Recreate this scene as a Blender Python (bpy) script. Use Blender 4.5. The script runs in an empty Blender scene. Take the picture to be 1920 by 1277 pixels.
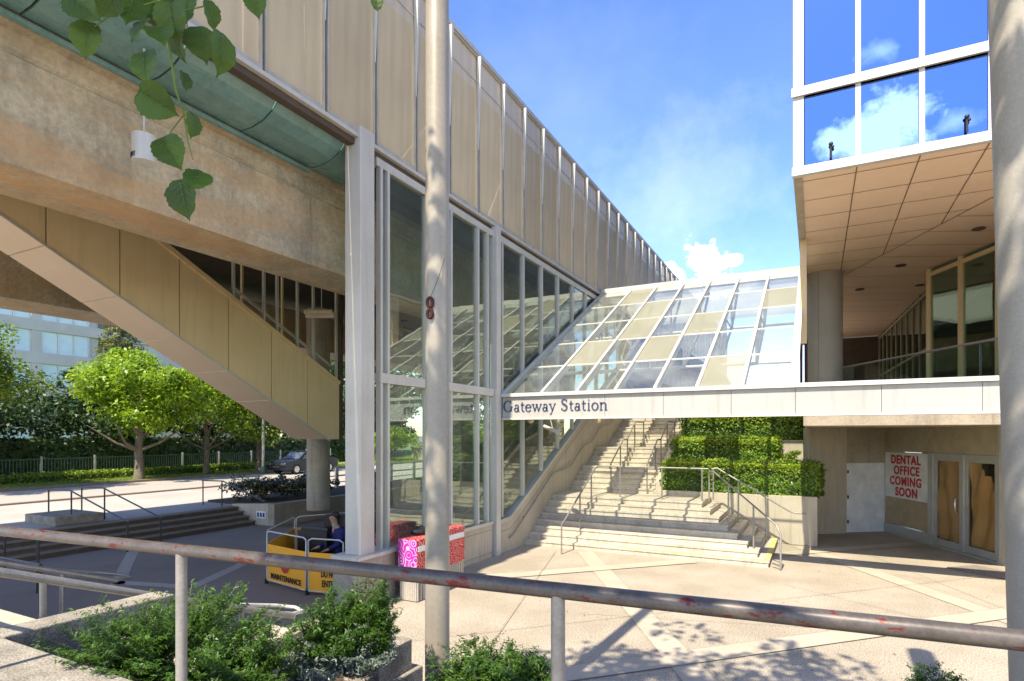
import bpy, bmesh, math, random
import numpy as np
from mathutils import Vector, Matrix
R = math.radians
random.seed(7); rng = np.random.default_rng(11)
S = bpy.context.scene
COL = S.collection
# ------------------------------------------------------------------ camera
TH = R(27.4); SN, CS = math.sin(TH), math.cos(TH)
F, HZ, EYE = 1097.0, 815.0, 3.0
cam = bpy.data.cameras.new('camera'); camo = bpy.data.objects.new('camera', cam); COL.objects.link(camo)
camo.location = (0, 0, EYE); camo.rotation_euler = (R(90), 0, TH)
cam.sensor_width = 36; cam.lens = F/1920*36; cam.shift_y = (HZ-638.5)/1920
cam.clip_start = 0.05; cam.clip_end = 3000
S.camera = camo
# ------------------------------------------------------------------ world
SUN_DIR = Vector((0.032, 0.60, -0.80)).normalized()      # the way the light travels
elev = math.asin(-SUN_DIR.z)
W = bpy.data.worlds.new('World'); S.world = W; W.use_nodes = True
nt = W.node_tree; N = nt.nodes; L = nt.links; N.clear()
out = N.new('ShaderNodeOutputWorld'); bg = N.new('ShaderNodeBackground'); sky = N.new('ShaderNodeTexSky')
sky.sky_type = 'NISHITA'; sky.sun_disc = False; sky.sun_elevation = elev
sky.sun_rotation = math.atan2(-SUN_DIR.x, -SUN_DIR.y) ; sky.air_density = 1.0; sky.dust_density = 0.3; sky.ozone_density = 2.5
bg.inputs['Strength'].default_value = 0.15
hs = N.new('ShaderNodeHueSaturation'); hs.inputs['Saturation'].default_value = 1.16; hs.inputs['Hue'].default_value = .512; hs.inputs['Value'].default_value = 1.12
L.new(sky.outputs[0], hs.inputs['Color'])
tc = N.new('ShaderNodeTexCoord')
noi = N.new('ShaderNodeTexNoise'); noi.inputs['Scale'].default_value = 9.0; noi.inputs['Detail'].default_value = 9; noi.inputs['Roughness'].default_value = .6
L.new(tc.outputs['Generated'], noi.inputs['Vector'])
def mnode(op, a, b=None, clamp=False):
    m = N.new('ShaderNodeMath'); m.operation = op; m.use_clamp = clamp
    for i, v in enumerate((a, b)):
        if v is None: continue
        if isinstance(v, (int, float)): m.inputs[i].default_value = v
        else: L.new(v, m.inputs[i])
    return m.outputs[0]
def camdir(px, py, mirror=False):
    a = (px-960)/F; b = (HZ-py)/F
    d = Vector((-SN+CS*a, CS+SN*a, b)).normalized()
    if mirror: d.y = -d.y
    return d
noi2 = N.new('ShaderNodeTexNoise'); noi2.inputs['Scale'].default_value = 32; noi2.inputs['Detail'].default_value = 10; noi2.inputs['Roughness'].default_value = .62
L.new(tc.outputs['Generated'], noi2.inputs['Vector'])
def blob(d, rad, squash=1.0, soft=1.6, amt=1.0, nz=1.5):
    s = N.new('ShaderNodeVectorMath'); s.operation = 'SUBTRACT'; L.new(tc.outputs['Generated'], s.inputs[0]); s.inputs[1].default_value = d
    m = N.new('ShaderNodeVectorMath'); m.operation = 'MULTIPLY'; L.new(s.outputs[0], m.inputs[0]); m.inputs[1].default_value = (1/rad, 1/rad, squash/rad)
    l = N.new('ShaderNodeVectorMath'); l.operation = 'LENGTH'; L.new(m.outputs[0], l.inputs[0])
    v = mnode('SUBTRACT', 1.0, l.outputs['Value'])
    v = mnode('ADD', v, mnode('MULTIPLY', mnode('SUBTRACT', (noi if rad > .08 else noi2).outputs['Fac'], 0.5), (2 if rad > .08 else 2.0)*nz))
    return mnode('MULTIPLY', mnode('MULTIPLY', v, soft, clamp=True), amt)
blobs = [blob(camdir(1318,488), .034, 1.0, 2.4), blob(camdir(1262,520), .030, 1.3, 2.4), blob(camdir(1378,487), .017, 1.6, 1.8, .8, .8), blob(camdir(1330,540), .062, 2.6, 2.4, .95),
         blob(camdir(1250,380), .20, 1.4, .8, .10, 1.2), blob(camdir(1060,200), .22, 1.1, .5, .05, 1.2),
         blob(camdir(1660,245,True), .060, 1.3, 2.2, 1.0, 1.1), blob(camdir(1575,265,True), .034, 1.7, 2.0, 1.0, 1.1), blob(camdir(1648,98,True), .022, 1.2, 1.2, .5, 1.0), blob(camdir(1790,228,True), .028, 2.2, 1.2, .5, 1.0),
         blob(Vector((.5,-.8,.22)).normalized(), .3, 2.0, 2.5), blob(Vector((-.5,-.8,.2)).normalized(), .3, 2.2, 2.5), blob(Vector((.95,.1,.25)).normalized(), .35, 2, 2.2), blob(Vector((-.9,.2,.2)).normalized(), .3, 2.2, 2)]
acc = blobs[0]
for b in blobs[1:]: acc = mnode('MAXIMUM', acc, b)
mix = N.new('ShaderNodeMix'); mix.data_type = 'RGBA'
L.new(acc, mix.inputs['Factor']); L.new(hs.outputs[0], mix.inputs['A']); mix.inputs['B'].default_value = (12, 12, 12.2, 1)
L.new(mix.outputs['Result'], bg.inputs['Color']); L.new(bg.outputs[0], out.inputs[0])
# ------------------------------------------------------------------ sun
sl = bpy.data.lights.new('sun', 'SUN'); sl.energy = 4.6; sl.angle = R(.53); sl.color = (1, .90, .74)
so = bpy.data.objects.new('sun', sl); COL.objects.link(so)
so.rotation_euler = SUN_DIR.to_track_quat('-Z', 'Y').to_euler(); so.location = (0, -20, 40)
S.view_settings.view_transform = 'Standard'; S.view_settings.look = 'None'; S.view_settings.gamma = 1
S.view_settings.exposure = 1.08
S.render.engine = 'CYCLES'; S.cycles.max_bounces = 10; S.cycles.transparent_max_bounces = 24; S.cycles.diffuse_bounces = 5
S.cycles.use_denoising = True; S.cycles.caustics_reflective = False; S.cycles.caustics_refractive = False; S.cycles.sample_clamp_indirect = 6

# ------------------------------------------------------------------ helpers
def P(px, py, D):                       # a point at forward distance D
    a = (px-960)/F; b = (HZ-py)/F
    return Vector((D*(-SN+CS*a), D*(CS+SN*a), EYE+D*b))
def GZ(px, py, z):                      # a point of the level z
    return P(px, py, (EYE-z)*F/(py-HZ))
def XY(px, y):                          # X on the plane Y=y
    a = (px-960)/F; return y/(CS+SN*a)*(-SN+CS*a)
class MB:
    def __init__(s): s.v = []; s.f = []; s.sm = []
    def add(s, vs, fs, smooth=False):
        o = len(s.v); s.v += [tuple(v) for v in vs]; s.f += [tuple(i+o for i in f) for f in fs]; s.sm += [smooth]*len(fs); return s
    def box(s, x0, x1, y0, y1, z0, z1):
        return s.hexa([(x0,y0),(x1,y0),(x1,y1),(x0,y1)], z0, z1)
    def hexa(s, poly, z0, z1):          # prism over a plan polygon (counter-clockwise), z0/z1 numbers or lists
        n = len(poly); a = sum(poly[i][0]*poly[(i+1)%n][1]-poly[(i+1)%n][0]*poly[i][1] for i in range(n))
        if a < 0: poly = poly[::-1]
        zz0 = z0 if isinstance(z0,(list,tuple)) else [z0]*n; zz1 = z1 if isinstance(z1,(list,tuple)) else [z1]*n
        if a < 0 and isinstance(z0,(list,tuple)): zz0 = zz0[::-1]
        if a < 0 and isinstance(z1,(list,tuple)): zz1 = zz1[::-1]
        vs = [(p[0],p[1],z) for p,z in zip(poly,zz0)]+[(p[0],p[1],z) for p,z in zip(poly,zz1)]
        fs = [tuple(range(n-1,-1,-1)), tuple(range(n,2*n))]+[(i,(i+1)%n,n+(i+1)%n,n+i) for i in range(n)]
        return s.add(vs, fs)
    def xprism(s, yz, x0, x1):          # side profile (y,z) swept in X
        n = len(yz); vs = [(x0,y,z) for y,z in yz]+[(x1,y,z) for y,z in yz]
        fs = [tuple(range(n)), tuple(range(2*n-1,n-1,-1))]+[((i+1)%n,i,n+i,n+(i+1)%n) for i in range(n)]
        return s.add(vs, fs)
    def yprism(s, xz, y0, y1):
        n = len(xz); vs = [(x,y0,z) for x,z in xz]+[(x,y1,z) for x,z in xz]
        fs = [tuple(range(n)), tuple(range(2*n-1,n-1,-1))]+[((i+1)%n,i,n+i,n+(i+1)%n) for i in range(n)]
        return s.add(vs, fs)
    def bar(s, p, q, w, h, up=(0,0,1)): # rectangular bar between two points
        p, q = Vector(p), Vector(q); d = (q-p).normalized(); up = Vector(up)
        if abs(d.dot(up)) > .98: up = Vector((0,1,0))
        a = d.cross(up).normalized()*w/2; b = a.cross(d).normalized()*h/2
        vs = [p-a-b,p+a-b,p+a+b,p-a+b,q-a-b,q+a-b,q+a+b,q-a+b]
        return s.add(vs, [(0,1,2,3),(7,6,5,4),(0,4,5,1),(1,5,6,2),(2,6,7,3),(3,7,4,0)])
    def tube(s, pts, r, n=12, caps=True):
        pts = [Vector(p) for p in pts]; rs = r if isinstance(r,(list,tuple)) else [r]*len(pts); vs = []; ref = None
        for i, p in enumerate(pts):
            d = ((pts[min(i+1,len(pts)-1)]-p).normalized()+(p-pts[max(i-1,0)]).normalized()).normalized()
            if ref is None: ref = Vector((0,0,1)) if abs(d.z) < .9 else Vector((1,0,0))
            a = d.cross(ref).normalized(); b = a.cross(d).normalized(); ref = b
            vs += [p+(a*math.cos(2*math.pi*k/n)+b*math.sin(2*math.pi*k/n))*rs[i] for k in range(n)]
        fs = [(i*n+k, i*n+(k+1)%n, (i+1)*n+(k+1)%n, (i+1)*n+k) for i in range(len(pts)-1) for k in range(n)]
        s.add(vs, fs, True)
        if caps: s.add(vs[:n], [tuple(range(n))]); s.add(vs[-n:], [tuple(range(n-1,-1,-1))])
        return s
    def cyl(s, x, y, z0, z1, r, n=32, r2=None): return s.tube([(x,y,z0),(x,y,z1)], [r, r2 or r], n)
    def ball(s, c, r, sc=(1,1,1), n=10):
        vs = []; fs = []
        for i in range(n+1):
            t = math.pi*i/n
            for k in range(2*n):
                f = math.pi*k/n; vs.append((c[0]+r*sc[0]*math.sin(t)*math.cos(f), c[1]+r*sc[1]*math.sin(t)*math.sin(f), c[2]+r*sc[2]*math.cos(t)))
        for i in range(n):
            for k in range(2*n): fs.append((i*2*n+k,(i+1)*2*n+k,(i+1)*2*n+(k+1)%(2*n),i*2*n+(k+1)%(2*n)))
        return s.add(vs, fs, True)
    def build(s, name, m, parent=None, bevel=0):
        me = bpy.data.meshes.new(name); off = Vector((0,0,0))
        if parent is not None: off = wloc(parent)
        me.from_pydata([tuple(Vector(v)-off) for v in s.v], [], s.f); me.polygons.foreach_set('use_smooth', s.sm)
        me.materials.append(m); o = bpy.data.objects.new(name, me); COL.objects.link(o)
        if parent is not None: o.parent = parent
        if bevel:
            bv = o.modifiers.new('bevel','BEVEL'); bv.width = bevel; bv.segments = 2; bv.limit_method = 'ANGLE'; bv.angle_limit = R(40)
        return o
def wloc(o):
    v = Vector((0,0,0))
    while o is not None: v = v+o.location; o = o.parent
    return v
def tag(o, label, cat, group=None, kind=None):
    o['label'] = label; o['category'] = cat
    if group: o['group'] = group
    if kind: o['kind'] = kind
    if o.type == 'MESH' and o.parent is None and kind is None: base(o)
    return o
def base(o):                            # move a mesh's origin to its base
    me = o.data; n = len(me.vertices); a = np.empty(n*3); me.vertices.foreach_get('co', a); a = a.reshape(-1,3)
    c = np.array([(a[:,0].min()+a[:,0].max())/2, (a[:,1].min()+a[:,1].max())/2, a[:,2].min()])
    me.vertices.foreach_set('co', (a-c).ravel()); me.update(); o.location = Vector(o.location)+Vector(c)
def thing(name, label, cat, loc=(0,0,0), group=None):
    o = bpy.data.objects.new(name, None); COL.objects.link(o); o.location = loc; o.empty_display_size = .2
    o['label'] = label; o['category'] = cat
    if group: o['group'] = group
    return o
def struct(name, mb, m):
    o = mb.build(name, m) if isinstance(mb, MB) else mb
    o['kind'] = 'structure'; return o
def copy_tree(o, loc=None, rotz=None, scale=None, label=None, parent=None):
    c = o.copy(); COL.objects.link(c)
    if parent is not None: c.parent = parent
    if loc is not None: c.location = loc
    if rotz is not None: c.rotation_euler = (0,0,rotz)
    if scale is not None: c.scale = (scale,)*3 if isinstance(scale,(int,float)) else scale
    if label: c['label'] = label
    for ch in [x for x in o.children]: copy_tree(ch, parent=c)
    return c
# ------------------------------------------------------------------ materials
def newmat(name):
    m = bpy.data.materials.new(name); m.use_nodes = True; nt = m.node_tree; return m, nt, nt.nodes, nt.links, nt.nodes['Principled BSDF']
def surf(name, col, rough=.6, metal=0, col2=None, scale=3, amt=.5, fine=0, finescale=60, bump=0, bscale=40, spec=.5, stretch=(1,1,1), streak=0, col3=None, thr=.62, scale3=2.0, stretch3=(1,1,1), soft3=.06, spots=None):
    m, nt, n, l, b = newmat(name)
    b.inputs['Roughness'].default_value = rough; b.inputs['Metallic'].default_value = metal; b.inputs['Specular IOR Level'].default_value = spec
    tcn = n.new('ShaderNodeTexCoord'); mp = n.new('ShaderNodeMapping'); mp.inputs['Scale'].default_value = stretch
    l.new(tcn.outputs['Object'], mp.inputs['Vector'])
    cur = None
    def noise(sc, det=6, ro=.6, vec=None):
        t = n.new('ShaderNodeTexNoise'); t.inputs['Scale'].default_value = sc; t.inputs['Detail'].default_value = det; t.inputs['Roughness'].default_value = ro
        l.new(vec or mp.outputs[0], t.inputs['Vector']); return t.outputs['Fac']
    def mixc(f, a, bb):
        x = n.new('ShaderNodeMix'); x.data_type = 'RGBA'; l.new(f, x.inputs['Factor'])
        for k, v in (('A',a),('B',bb)):
            if isinstance(v, tuple): x.inputs[k].default_value = v+(1,) if len(v)==3 else v
            else: l.new(v, x.inputs[k])
        return x.outputs['Result']
    def ramp(f, lo, hi):
        r = n.new('ShaderNodeMapRange'); l.new(f, r.inputs[0]); r.inputs[1].default_value = lo; r.inputs[2].default_value = hi; return r.outputs[0]
    c2 = col2 or tuple(x*.72 for x in col)
    cur = mixc(ramp(noise(scale), .5-.22/max(amt,.01)*.5, .5+.22/max(amt,.01)*.5), col, c2)
    if fine:
        f = ramp(noise(finescale, 3, .7), .35, .65); dark = n.new('ShaderNodeMix'); dark.data_type='RGBA'; dark.blend_type='MULTIPLY'
        dark.inputs['Factor'].default_value = 1; l.new(cur, dark.inputs['A'])
        g = mixc(f, (1-fine,)*3, (1+fine*.4,)*3); l.new(g, dark.inputs['B']); cur = dark.outputs['Result']
    if streak:
        mp2 = n.new('ShaderNodeMapping'); mp2.inputs['Scale'].default_value = (5,5,.35); l.new(tcn.outputs['Object'], mp2.inputs['Vector'])
        f = ramp(noise(1.6, 7, .65, mp2.outputs[0]), .5, .78); dark = n.new('ShaderNodeMix'); dark.data_type='RGBA'; dark.blend_type='MULTIPLY'
        dark.inputs['Factor'].default_value = 1; l.new(cur, dark.inputs['A']); g = mixc(f, (1.,1.,1.), (1-streak,1-streak*1.05,1-streak*1.1)); l.new(g, dark.inputs['B']); cur = dark.outputs['Result']
    if col3:
        mp3 = n.new('ShaderNodeMapping'); mp3.inputs['Scale'].default_value = stretch3; l.new(tcn.outputs['Object'], mp3.inputs['Vector'])
        cur = mixc(ramp(noise(scale3, 8, .7, mp3.outputs[0]), thr, thr+soft3), cur, col3)
    if spots:
        cur = mixc(ramp(noise(spots[0], 2, .5), spots[1], spots[1]+.02), cur, spots[2]); cur = mixc(ramp(noise(spots[0]*.37, 3, .6), spots[1]+.03, spots[1]+.06), cur, spots[2])
    l.new(cur, b.inputs['Base Color'])
    if bump:
        bp = n.new('ShaderNodeBump'); bp.inputs['Strength'].default_value = bump; bp.inputs['Distance'].default_value = .01
        l.new(noise(bscale, 5), bp.inputs['Height']); l.new(bp.outputs[0], b.inputs['Normal'])
    rr = ramp(noise(scale*2.3), .2, .8); rm = n.new('ShaderNodeMapRange'); l.new(rr, rm.inputs[0]); rm.inputs[3].default_value = max(0,rough-.1); rm.inputs[4].default_value = min(1,rough+.1)
    l.new(rm.outputs[0], b.inputs['Roughness'])
    return m
def glass(name, tint, refl=.35, rcol=(1,1,1), rough=0.0, ior=.6, dust=0.0):
    m, nt, n, l, b = newmat(name); n.remove(b)
    t = n.new('ShaderNodeBsdfTransparent'); t.inputs[0].default_value = tint+(1,)
    g = n.new('ShaderNodeBsdfGlossy'); g.inputs[0].default_value = rcol+(1,); g.inputs['Roughness'].default_value = rough
    fr = n.new('ShaderNodeLayerWeight'); fr.inputs[0].default_value = .5
    pw = n.new('ShaderNodeMath'); pw.operation = 'POWER'; l.new(fr.outputs['Facing'], pw.inputs[0]); pw.inputs[1].default_value = 4.0
    ma = n.new('ShaderNodeMath'); ma.operation = 'MULTIPLY_ADD'; ma.use_clamp = True; l.new(pw.outputs[0], ma.inputs[0]); ma.inputs[1].default_value = ior; ma.inputs[2].default_value = refl
    tcn = n.new('ShaderNodeTexCoord'); no = n.new('ShaderNodeTexNoise'); no.inputs['Scale'].default_value = .6; l.new(tcn.outputs['Object'], no.inputs['Vector'])
    bp = n.new('ShaderNodeBump'); bp.inputs['Strength'].default_value = .05; bp.inputs['Distance'].default_value = .1; l.new(no.outputs['Fac'], bp.inputs['Height']); l.new(bp.outputs[0], g.inputs['Normal'])
    x = n.new('ShaderNodeMixShader'); l.new(ma.outputs[0], x.inputs[0]); l.new(t.outputs[0], x.inputs[1]); l.new(g.outputs[0], x.inputs[2])
    if dust:
        d = n.new('ShaderNodeBsdfDiffuse'); d.inputs[0].default_value = (.62,.64,.58,1); nd = n.new('ShaderNodeTexNoise'); nd.inputs['Scale'].default_value = 1.3; nd.inputs['Detail'].default_value = 8; l.new(tcn.outputs['Object'], nd.inputs['Vector'])
        rd = n.new('ShaderNodeMapRange'); rd.inputs[1].default_value = .3; rd.inputs[2].default_value = .75; rd.inputs[3].default_value = dust*.45; rd.inputs[4].default_value = dust*1.7; l.new(nd.outputs['Fac'], rd.inputs[0])
        x2 = n.new('ShaderNodeMixShader'); l.new(rd.outputs[0], x2.inputs[0]); l.new(x.outputs[0], x2.inputs[1]); l.new(d.outputs[0], x2.inputs[2]); x = x2
    l.new(x.outputs[0], n['Material Output'].inputs[0]); return m
def leafmat(name, c1, c2, trans=.35, rough=.45, spec=.5, scale=1.2):
    m, nt, n, l, b = newmat(name)
    geo = n.new('ShaderNodeNewGeometry'); x = n.new('ShaderNodeMix'); x.data_type = 'RGBA'; x.inputs['A'].default_value = c1+(1,); x.inputs['B'].default_value = c2+(1,)
    tcn = n.new('ShaderNodeTexCoord'); no = n.new('ShaderNodeTexNoise'); no.inputs['Scale'].default_value = scale; no.inputs['Detail'].default_value = 4; l.new(tcn.outputs['Object'], no.inputs['Vector'])
    mr = n.new('ShaderNodeMapRange'); mr.inputs[1].default_value = .35; mr.inputs[2].default_value = .65; l.new(no.outputs['Fac'], mr.inputs[0])
    av = n.new('ShaderNodeMath'); av.operation = 'ADD'; l.new(mr.outputs[0], av.inputs[0]); l.new(geo.outputs['Random Per Island'], av.inputs[1])
    hv = n.new('ShaderNodeMath'); hv.operation = 'MULTIPLY'; l.new(av.outputs[0], hv.inputs[0]); hv.inputs[1].default_value = .5
    l.new(hv.outputs[0], x.inputs['Factor']); l.new(x.outputs['Result'], b.inputs['Base Color'])
    b.inputs['Roughness'].default_value = rough; b.inputs['Specular IOR Level'].default_value = spec
    t = n.new('ShaderNodeBsdfTranslucent'); hs = n.new('ShaderNodeHueSaturation'); hs.inputs['Value'].default_value = 1.5; hs.inputs['Hue'].default_value = .48
    l.new(x.outputs['Result'], hs.inputs['Color']); l.new(hs.outputs[0], t.inputs[0])
    s = n.new('ShaderNodeMixShader'); s.inputs[0].default_value = trans; l.new(b.outputs[0], s.inputs[1]); l.new(t.outputs[0], s.inputs[2]); l.new(s.outputs[0], n['Material Output'].inputs[0]); return m
M = {}
M['plaza'] = surf('plaza_aggregate', (.47,.41,.315), .85, col2=(.385,.33,.245), scale=.7, amt=.9, fine=.6, finescale=48, bump=.5, bscale=60, spec=.2, col3=(.36,.29,.20), thr=.60, scale3=1.1, soft3=.12, spots=(9,.70,(.20,.165,.12)))
M['band'] = surf('smooth_concrete_band', (.475,.415,.32), .8, col2=(.40,.345,.26), scale=1.5, fine=.12, finescale=150, spec=.2)
M['joint'] = surf('dark_joint', (.33,.28,.21), .9)
M['ground'] = surf('far_ground', (.30,.28,.24), .9, scale=.05)
M['concrete'] = surf('board_concrete', (.40,.345,.26), .75, col2=(.29,.25,.19), scale=1.1, amt=.8, fine=.18, finescale=22, bump=.25, bscale=30, streak=.35, col3=(.42,.25,.12), thr=.56, scale3=.8, stretch3=(1,1,1.6), soft3=.2)
M['beamc'] = surf('stained_beam_concrete', (.52,.43,.29), .7, col2=(.37,.31,.21), scale=1.6, amt=.9, fine=.22, finescale=14, bump=.3, bscale=25, streak=.25, col3=(.52,.29,.11), thr=.48, scale3=.7, stretch3=(1,.14,1.5), soft3=.22)
M['step'] = surf('step_concrete', (.60,.535,.425), .8, col2=(.48,.42,.33), scale=2.2, amt=.7, fine=.3, finescale=45, bump=.3, bscale=60, streak=.3, spec=.25, col3=(.30,.24,.17), thr=.62, scale3=1.6, soft3=.12)
M['riser'] = surf('shaded_riser', (.13,.105,.08), .9, streak=.3)  # dark base colour paints the shade on the court-facing risers
M['wall'] = surf('pale_wall_concrete', (.50,.44,.34), .8, col2=(.42,.36,.27), scale=1.2, fine=.12, finescale=40, streak=.3, col3=(.40,.27,.15), thr=.62, scale3=.7, soft3=.2)
M['granite'] = surf('coping_aggregate', (.40,.36,.29), .85, col2=(.26,.23,.18), scale=5, amt=.9, fine=.6, finescale=75, bump=.6, bscale=90, spec=.2)
M['white'] = surf('white_paint', (.58,.56,.51), .38, col2=(.50,.48,.43), scale=2, fine=.03, streak=.12)
M['pinkwhite'] = surf('column_paint', (.56,.53,.47), .4, col2=(.46,.43,.37), scale=1.2, streak=.15)
M['fascia'] = surf('fascia_metal', (.42,.405,.37), .45, col2=(.37,.355,.32), scale=.6, streak=.22)
M['alu'] = surf('anodised_frame', (.50,.50,.47), .35, .4, col2=(.42,.42,.39), scale=3)
M['steel'] = surf('galvanised_rail', (.34,.32,.28), .42, .4, col2=(.24,.22,.20), scale=8, fine=.15, finescale=60)
M['darkrail'] = surf('dark_rail_paint', (.055,.055,.055), .4, .2)
M['oldrail'] = surf('worn_rail', (.125,.105,.09), .4, .25, col2=(.075,.062,.052), scale=9, fine=.2, finescale=70, col3=(.12,.013,.010), thr=.57, scale3=15, stretch3=(.7,1.8,1.8), soft3=.012)
M['pole'] = surf('pole_paint', (.36,.315,.25), .4, .1, col2=(.28,.245,.19), scale=1.6, fine=.08, finescale=30, streak=.15, col3=(.40,.25,.17), thr=.63, scale3=.9, stretch3=(1,1,.8), soft3=.12)
M['pole2'] = surf('concrete_pole', (.38,.35,.295), .6, col2=(.32,.29,.24), scale=2, fine=.1)
M['tan'] = surf('tan_cladding', (.80,.61,.34), .5, col2=(.71,.53,.28), scale=.7, amt=.5, streak=.14)
M['pink'] = surf('soffit_cladding', (.72,.55,.39), .5, col2=(.66,.50,.35), scale=.8, streak=.05)
M['inner'] = surf('inner_wall', (.40,.33,.22), .8, scale=.6)
M['innerlit'] = surf('pale_inner_board', (.80,.70,.50), .7)
M['dark'] = surf('dark_void', (.035,.028,.022), .8)
M['darkbrown'] = surf('dark_brown', (.09,.065,.045), .7)
M['soffit'] = surf('ceiling_panel', (.83,.60,.43), .6, col2=(.77,.55,.39), scale=.8, streak=.0)
M['seam'] = surf('seam', (.16,.09,.05), .8)
M['green_canopy'] = surf('green_canopy_glass', (.20,.34,.31), .3, col2=(.14,.26,.25), scale=.9, amt=.8, streak=.35, fine=.1)
M['glass'] = glass('station_glass', (.84,.92,.86), .17, (.92,.97,.93), dust=.035)
M['roofglass'] = glass('canopy_glass', (.955,.985,.965), .035, dust=.06)
M['frost'] = surf('cream_glazing', (.52,.51,.39), .35, col2=(.46,.45,.34), scale=1)
_n = M['frost'].node_tree.nodes; _l = M['frost'].node_tree.links; _t = _n.new('ShaderNodeBsdfTranslucent'); _t.inputs[0].default_value = (.80,.80,.68,1); _x = _n.new('ShaderNodeMixShader'); _x.inputs[0].default_value = .55
_l.new(_n['Principled BSDF'].outputs[0], _x.inputs[1]); _l.new(_t.outputs[0], _x.inputs[2]); _p = _n.new('ShaderNodeBsdfTransparent'); _y = _n.new('ShaderNodeMixShader'); _y.inputs[0].default_value = .38; _l.new(_x.outputs[0], _y.inputs[1]); _l.new(_p.outputs[0], _y.inputs[2]); _l.new(_y.outputs[0], _n['Material Output'].inputs[0])
M['mirror'] = glass('blue_mirror_glass', (.02,.04,.08), .92, (.20,.32,.70))
M['shopglass'] = glass('terrace_glass', (.66,.80,.72), .12, (.9,1,.95))
M['clear'] = glass('door_glass', (.93,.95,.93), .04, ior=.35)
M['railglass'] = glass('balustrade_glass', (.82,.92,.88), .05)
M['paper'] = surf('brown_paper', (.50,.27,.10), .8, col2=(.40,.20,.07), scale=1.5, amt=.8, bump=.6, bscale=3)
M['blind'] = surf('tan_blind', (.44,.35,.22), .7)
M['beigeboard'] = surf('beige_board', (.42,.36,.25), .7)
M['signwhite'] = surf('sign_white', (.78,.79,.78), .5)
M['red'] = surf('sign_red', (.55,.03,.03), .5)
M['navy'] = surf('letter_navy', (.03,.05,.13), .5)
M['black'] = surf('black_plastic', (.02,.02,.02), .45)
M['yellow'] = surf('step_yellow', (.75,.66,.16), .6, col3=(.55,.48,.36), thr=.52, scale3=5, soft3=.05)
M['orange'] = surf('barrier_orange', (.95,.44,.02), .5, col2=(.90,.38,.02), scale=2)
M['asphalt'] = surf('road_surface', (.42,.38,.32), .85, col2=(.36,.33,.28), scale=.3, fine=.15, finescale=30)
M['sidewalk'] = surf('sidewalk_concrete', (.46,.42,.36), .85, scale=.5, fine=.1)
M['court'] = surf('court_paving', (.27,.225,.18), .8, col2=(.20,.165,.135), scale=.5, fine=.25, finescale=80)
M['curb'] = surf('curb_stone', (.30,.22,.16), .8)
M['soil'] = surf('soil', (.07,.05,.035), .9, bump=1)
M['grass'] = leafmat('grass_blade', (.16,.24,.04), (.24,.30,.05), .3)
M['lawn'] = surf('lawn_soil', (.13,.19,.04), .9, col2=(.2,.24,.06), scale=1)
M['leaf_bright'] = leafmat('leaf_bright', (.08,.18,.012), (.33,.48,.02), .4)
M['leaf_mid'] = leafmat('leaf_mid', (.07,.14,.015), (.28,.38,.03), .35)
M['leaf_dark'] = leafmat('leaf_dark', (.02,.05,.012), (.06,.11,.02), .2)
M['leaf_con'] = leafmat('leaf_conifer', (.07,.10,.02), (.22,.24,.05), .2)
M['leaf_hedge'] = leafmat('leaf_hedge', (.03,.075,.008), (.20,.33,.02), .3, .4)
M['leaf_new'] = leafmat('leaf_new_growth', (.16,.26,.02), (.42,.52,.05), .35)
M['leaf_gloss'] = leafmat('leaf_gloss', (.03,.06,.02), (.16,.14,.06), .15, .22, .9)
M['leaf_yew'] = leafmat('leaf_yew', (.016,.05,.008), (.085,.175,.016), .22, .45, .5, 4)
M['leaf_pale'] = leafmat('leaf_pale', (.06,.11,.05), (.35,.38,.33), .2, .3, .8, 5)  # near-white tone paints the sun's glare on glossy leaves
M['leaf_near'] = leafmat('leaf_near', (.030,.062,.006), (.075,.14,.010), .15, .5, .3, 6)
M['vein'] = surf('vein', (.10,.15,.03), .6)
M['bark'] = surf('bark', (.24,.195,.145), .9, col2=(.14,.11,.085), scale=5, fine=.3, finescale=30, bump=1, bscale=30)
M['bldg'] = surf('far_wall', (.50,.50,.46), .8, scale=.3)
M['farglass'] = surf('far_window', (.55,.68,.66), .3, .0, col2=(.40,.55,.62), scale=.6)
M['fargdark'] = surf('far_window_dark', (.06,.08,.10), .2)
M['carpaint'] = surf('car_paint', (.015,.018,.03), .25, .1)
M['carglass'] = surf('car_glass', (.12,.14,.17), .08, .2)
M['rubber'] = surf('tyre', (.02,.02,.02), .8)
M['chrome'] = surf('chrome', (.6,.6,.6), .2, .9)
M['fence'] = surf('fence_green', (.10,.16,.13), .6)
M['skin'] = surf('skin', (.50,.28,.19), .55)
M['blue'] = surf('coverall_blue', (.008,.013,.10), .8, bump=.5, bscale=12)
M['teal'] = surf('teal_shirt', (.05,.30,.32), .8)
M['hair'] = surf('dark_hair', (.03,.02,.015), .7)
M['rust'] = surf('rusty_iron', (.07,.012,.008), .8, fine=.4, finescale=90, bump=1)
M['lamp'] = surf('fixture_cream', (.70,.58,.40), .5)
M['mat'] = surf('grate', (.28,.24,.20), .9, fine=.4, finescale=50)
M['slat'] = surf('slatted_concrete', (.50,.45,.37), .8, fine=.2, finescale=50)
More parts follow.
